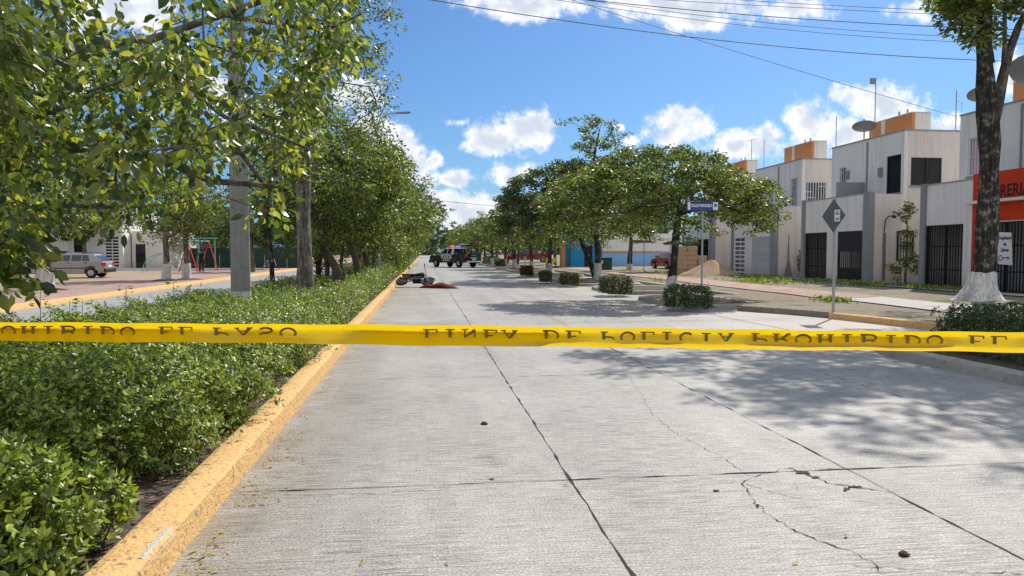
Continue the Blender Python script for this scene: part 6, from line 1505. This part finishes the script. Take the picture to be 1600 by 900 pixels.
person('person in a pink top behind the far kerb hedge', (9.6, 97.5, .1), R(200), 'cloth_pink', 'cloth_blue', False, .05, 1.62, group='onlookers by the far right kerb')
person('person in a red top right of the one in pink', (11.2, 98, .1), R(160), 'cloth_red', 'cloth_black', False, .05, 1.6, group='onlookers by the far right kerb')
person('person in a dark top under the kerb trees near the far hedge', (11.0, 86, .1), R(170), 'cloth_black', 'cloth_blue', False, .05, 1.72, group='onlookers by the far right kerb')
person('person in a blue top, rightmost of the onlookers', (11.9, 86.5, .1), R(190), 'cloth_blue', 'cloth_white', False, .05, 1.68, group='onlookers by the far right kerb')

# ------------------------------------------------------------------ left-hand side: playground and houses
t = thing('swing_frame', 'red and teal swing frame on the playground at the left', 'swing frame', (-17.7, 58.5, .13), R(76))
mb = MB()
for x in (0, 3.0): mb.tube([(x, -.75, -.02), (x, 0, 2.35), (x, .75, -.02)], .05, 8)
mb.build('side_frame', M['red_paint'], t); MB().tube([(-.1, 0, 2.35), (3.1, 0, 2.35)], .05, 8).build('crossbar', M['teal_paint'], t)
for x in (.9, 2.0):
    q = MB(); q.tube([(x, -.22, 2.33), (x, -.22, .5)], .01, 4); q.tube([(x, .22, 2.33), (x, .22, .5)], .01, 4); c_ = q.build('chain', M['galv'], t); MB().box(x - .1, -.24, .46, x + .1, .24, .5).build('seat', M['red_paint'], t)
p0 = PY(311, 417, 62); t = thing('play_frame', 'tall teal goal-shaped play frame behind the walking person', 'play frame', (p0.x, 62, .13))
mb = MB().tube([(0, 0, 0), (0, 0, 2.6)], .05, 8); mb.tube([(1.25, 0, 0), (1.25, 0, 2.6)], .05, 8); mb.build('posts', M['teal_paint'], t); MB().tube([(-.35, 0, 2.6), (1.45, 0, 2.6)], .045, 8).build('crossbar', M['teal_paint'], t)
t = thing('climbing_arch', 'low teal climbing bars left of the swing frame', 'climbing frame', (-19.4, 58, .13))
mb = MB()
for y in (0, .9): mb.tube([(1.1 * math.cos(a) * 1.3, y, 1.4 * math.sin(a)) for a in [math.pi * i / 12 for i in range(13)]], .03, 6)
for i in range(1, 12, 2): a = math.pi * i / 12; mb.tube([(1.43 * math.cos(a), 0, 1.4 * math.sin(a)), (1.43 * math.cos(a), .9, 1.4 * math.sin(a))], .02, 5)
mb.build('bars', M['teal_paint'], t)
def left_house(label, x0, x1, y, zt, wm, ops, dm=None):
    t = thing('house', label, 'house', ((x0 + x1) / 2, y, .13), 0, 'pale houses beyond the playground')
    mb = hb(t); wall_y(mb, y, y + .2, x0, x1, .1, zt, [o[:4] for o in ops]); mb.box(x1 - .2, y + .2, .1, x1, y + 8, zt); mb.box(x0, y + .2, .1, x0 + .2, y + 8, zt); mb.box(x0, y + .2, zt - .2, x1, y + 8, zt - .05) if False else mb.box(x0 + .2, y + .2, zt - .3, x1 - .2, y + 8, zt - .15)
    mb.build('wall', M[wm], t)
    for a, b2, c, d, k in ops: opening(t, 'y', y, a, b2, c, d, k, 'door' if c < .3 else 'window')
    return t
left_house('cream house behind the silver hatchback with a white ladder grille', -37.5, -29.4, 65, 5.6, 'cream_wall', [(-36.5, -35.0, 1.0, 2.4, 'white'), (-33.8, -32.5, .15, 2.4, 'ladder'), (-31.5, -30.3, 1.0, 2.3, 'white'), (-34.5, -33, 3.6, 4.8, 'white')])
left_house('white house with a dark grille and a blue lower panel right of the hatchback', -29.3, -24.6, 64.4, 5.8, 'white_wall', [(-28.4, -27.6, 1.6, 2.9, 'black'), (-26.0, -24.9, .15, 2.9, 'ladder'), (-28, -27, 3.8, 5.0, 'white')])
left_house('small cream annex with an open dark door beside the playground', -24.5, -21.6, 66, 3.4, 'cream_wall', [(-24.2, -23.4, .15, 2.3, 'slab')])
mb = MB(); mb.box(-27.5, 64.3, .15, -26.2, 64.36, 1.6); tag(mb.build('gate_panel', M['blue_wall']), 'pale blue sheet-metal gate panel below the dark window grille', 'gate')
mb = MB(); mb.box(-30, 62.6, .1, -13, 62.85, .32); tag(mb.build('low_wall', M['white_wall']), 'knee-high white wall behind the playground', 'wall')
t = thing('site_fence', 'dark green sheet fence at the back of the playground', 'fence', (-17, 72, .1))
mb = MB(); 
for i in range(11): mb.box(-5 + i * 1.02, -.02 + .02 * (i % 2), .0, -4 + i * 1.02, .02 + .02 * (i % 2), 1.9)
mb.build('sheets', mat('dark green sheet', (.02, .05, .04), .7, .2), t)
mb = MB(); [mb.tube([(-5 + i * 2.04, .08, 0), (-5 + i * 2.04, .08, 2.0)], .03, 6) for i in range(6)]; mb.build('posts', M['galv'], t)
for i in range(1):
    t = thing('bicycle', 'bicycle parked on the opposite pavement beyond the bent trunk', 'bicycle', (-12.6, 63, .13), R(10))
    for x in (-.5, .5):
        q = MB(); q.tube([(x + .33 * math.cos(a), 0, .34 + .33 * math.sin(a)) for a in [k_ / 20 * 6.2832 for k_ in range(21)]], .02, 5)
        for a in range(6): q.tube([(x, 0, .34), (x + .33 * math.cos(a), 0, .34 + .33 * math.sin(a))], .004, 3)
        q.build('wheel', M['tyre'], t)
    q = MB(); q.tube([(-.5, 0, .34), (-.1, 0, .34), (.35, 0, .8), (-.2, 0, .8), (-.1, 0, .34)], .018, 5); q.tube([(-.5, 0, .34), (-.2, 0, .8)], .014, 5); q.tube([(.5, 0, .34), (.33, 0, .95)], .018, 5); q.build('frame', M['cloth_white'], t)
    q = MB().tube([(.33, -.25, .98), (.33, .25, .98)], .014, 5); q.build('handlebar', M['iron_black'], t); MB().box(-.32, -.06, .88, -.1, .06, .93, .02).build('saddle', M['black_plastic'], t); 
t = thing('market_parasol', 'navy parasol over the opposite pavement left of the grey forked trunk', 'parasol', (-13.2, 66, .13))
MB().tube([(0, 0, 0), (0, 0, 2.3)], .03, 6).build('pole', M['galv'], t); MB().lathe([(.02, 2.55), (.75, 2.25), (1.35, 1.95), (1.33, 1.93), (.7, 2.2), (.02, 2.5)], 8).build('canopy', M['cloth_blue'], t)
# leafy bush standing by the middle house wall
p = G(1410, 447, .28); rs = np.random.RandomState(200)
tree('wall_bush', 'tall straggly bush growing against the side wall of the middle house', (19.9, 28.6, .25), [(0, 0, 0), (0, 0, .8), (.05, 0, 1.9), (0, 0, 2.7)], [.05, .04, .03, .02],
     np.vstack([ell_att(26, (0, 0, .75), (.65, .5, .6), rs, .1, .2), ell_att(14, (.05, 0, 2.0), (.35, .35, .5), rs, .1, .2), ell_att(14, (0, 0, 3.0), (.4, .35, .45), rs, .1, .2)]), 26, .2, .9, .13, 'leaf_umb', 'bark_brown', 200, 0, cat='bush', rmin=.006, step=.25)
tree('wall_bush', 'dense round bush at the side wall of the lattice-grille house', (20.3, 37.5, .25), [(0, 0, 0), (0, 0, .5), (0, 0, .9)], [.05, .04, .03], ell_att(24, (0, 0, .95), (.45, .4, .7), np.random.RandomState(201), .1, .2), 40, .22, .9, .11, 'leaf_dark', 'bark_brown', 201, 0, cat='bush', rmin=.006, step=.25)

# ------------------------------------------------------------------ leaf litter and small debris
rs = np.random.RandomState(300)
C = []
for i in range(900):
    y = rs.uniform(2.4, 16) if i % 3 else rs.uniform(2.6, 6); x = -1.24 + abs(rs.normal()) * .13
    if math.sin(y * 2.3) + math.sin(y * 5.1 + 1) < -.6: continue
    C.append((x, y, .008))
C = np.array(C); n = len(C); Ax = rs.normal(size=(n, 3)); Ax[:, 2] = rs.uniform(-.12, .12, n); Ax /= np.linalg.norm(Ax, axis=1)[:, None]
V, Ft = leafcloud(C, Ax, rs.uniform(.008, .045, n), rs, asp=.38, nz=np.tile([[0, 0, 1.]], (n, 1)) * 2.5); V[:, 2] = np.maximum(V[:, 2], .004); tag(mesh_np('leaf_litter', V, Ft, M['leaf_fallen'], None), 'crumbled dry leaves swept along the foot of the ochre kerb', 'leaf litter', None, 'stuff')
n = 5200; C = np.stack([rs.uniform(-5.4, -1.6, n), rs.uniform(1.8, 9, n), np.full(n, .135)], 1); Ax = rs.normal(size=(n, 3)); Ax[:, 2] *= .15; Ax /= np.linalg.norm(Ax, axis=1)[:, None]
V, Ft = leafcloud(C, Ax, rs.uniform(.03, .08, n), rs, asp=.45, nz=np.tile([[0, 0, 1.]], (n, 1)) * 2); 
m_dry = leafmat('dry brown leaves', [(.12, .06, .035), (.2, .13, .08), (.3, .22, .15)], (1, 1, 1), .1, .8, .2); tag(mesh_np('dry_leaves', V, Ft, m_dry, None), 'dry brown leaves on the soil under the median shrubs', 'leaf litter', None, 'stuff')
spots_ = [(302, 862, .07), (318, 870, .06), (330, 850, .05), (338, 838, .05), (345, 832, .055), (370, 832, .03), (396, 757, .05), (385, 758, .04), (440, 683, .04), (565, 880, .045), (700, 880, .04), (593, 812, .03), (885, 758, .05), (1322, 838, .04), (1243, 880, .045), (676, 799, .03), (1104, 806, .03), (352, 862, .03), (470, 650, .04)]
for i, (px, py, s) in enumerate(spots_):
    q = G(px, py, .006); r1 = np.random.RandomState(400 + i); a = r1.uniform(0, 6.28)
    V, Ft = leafcloud(np.array([[0, 0, .006]]), np.array([[math.cos(a), math.sin(a), .12]]), np.array([s]), r1, asp=.42, detail=True, nz=np.array([[0, 0, 3.]]))
    V[:, 2] += max(0, .001 - V[:, 2].min()); o = mesh_np('fallen_leaf', V, Ft, M['leaf_fallen'], None); o.location = q
    tag(o, 'yellow fallen leaf lying flat on the sunlit road slab', 'leaf', 'yellow leaves fallen on the road')
for (px, py, s, lb) in ((757, 663, .03, 'small dark clod left of the centre joint on the near road'), (1413, 868, .028, 'dark reddish crumpled scrap at the lower right of the road')):
    q = G(px, py, .0); r1 = np.random.RandomState(int(px)); vs = []; import bmesh
    bm = bmesh.new(); bmesh.ops.create_icosphere(bm, subdivisions=2, radius=s)
    for v_ in bm.verts: v_.co *= 1 + r1.uniform(-.3, .35); v_.co.z = max(-.3 * s, v_.co.z * .5)
    me = bpy.data.meshes.new('clod'); bm.to_mesh(me); bm.free(); me.materials.append(mat('dark clod', (.05, .025, .02), .95, .3, 30)); o = bpy.data.objects.new('dirt_clod', me); COL.objects.link(o); o.location = (q.x, q.y, .3 * s); tag(o, lb, 'clod')
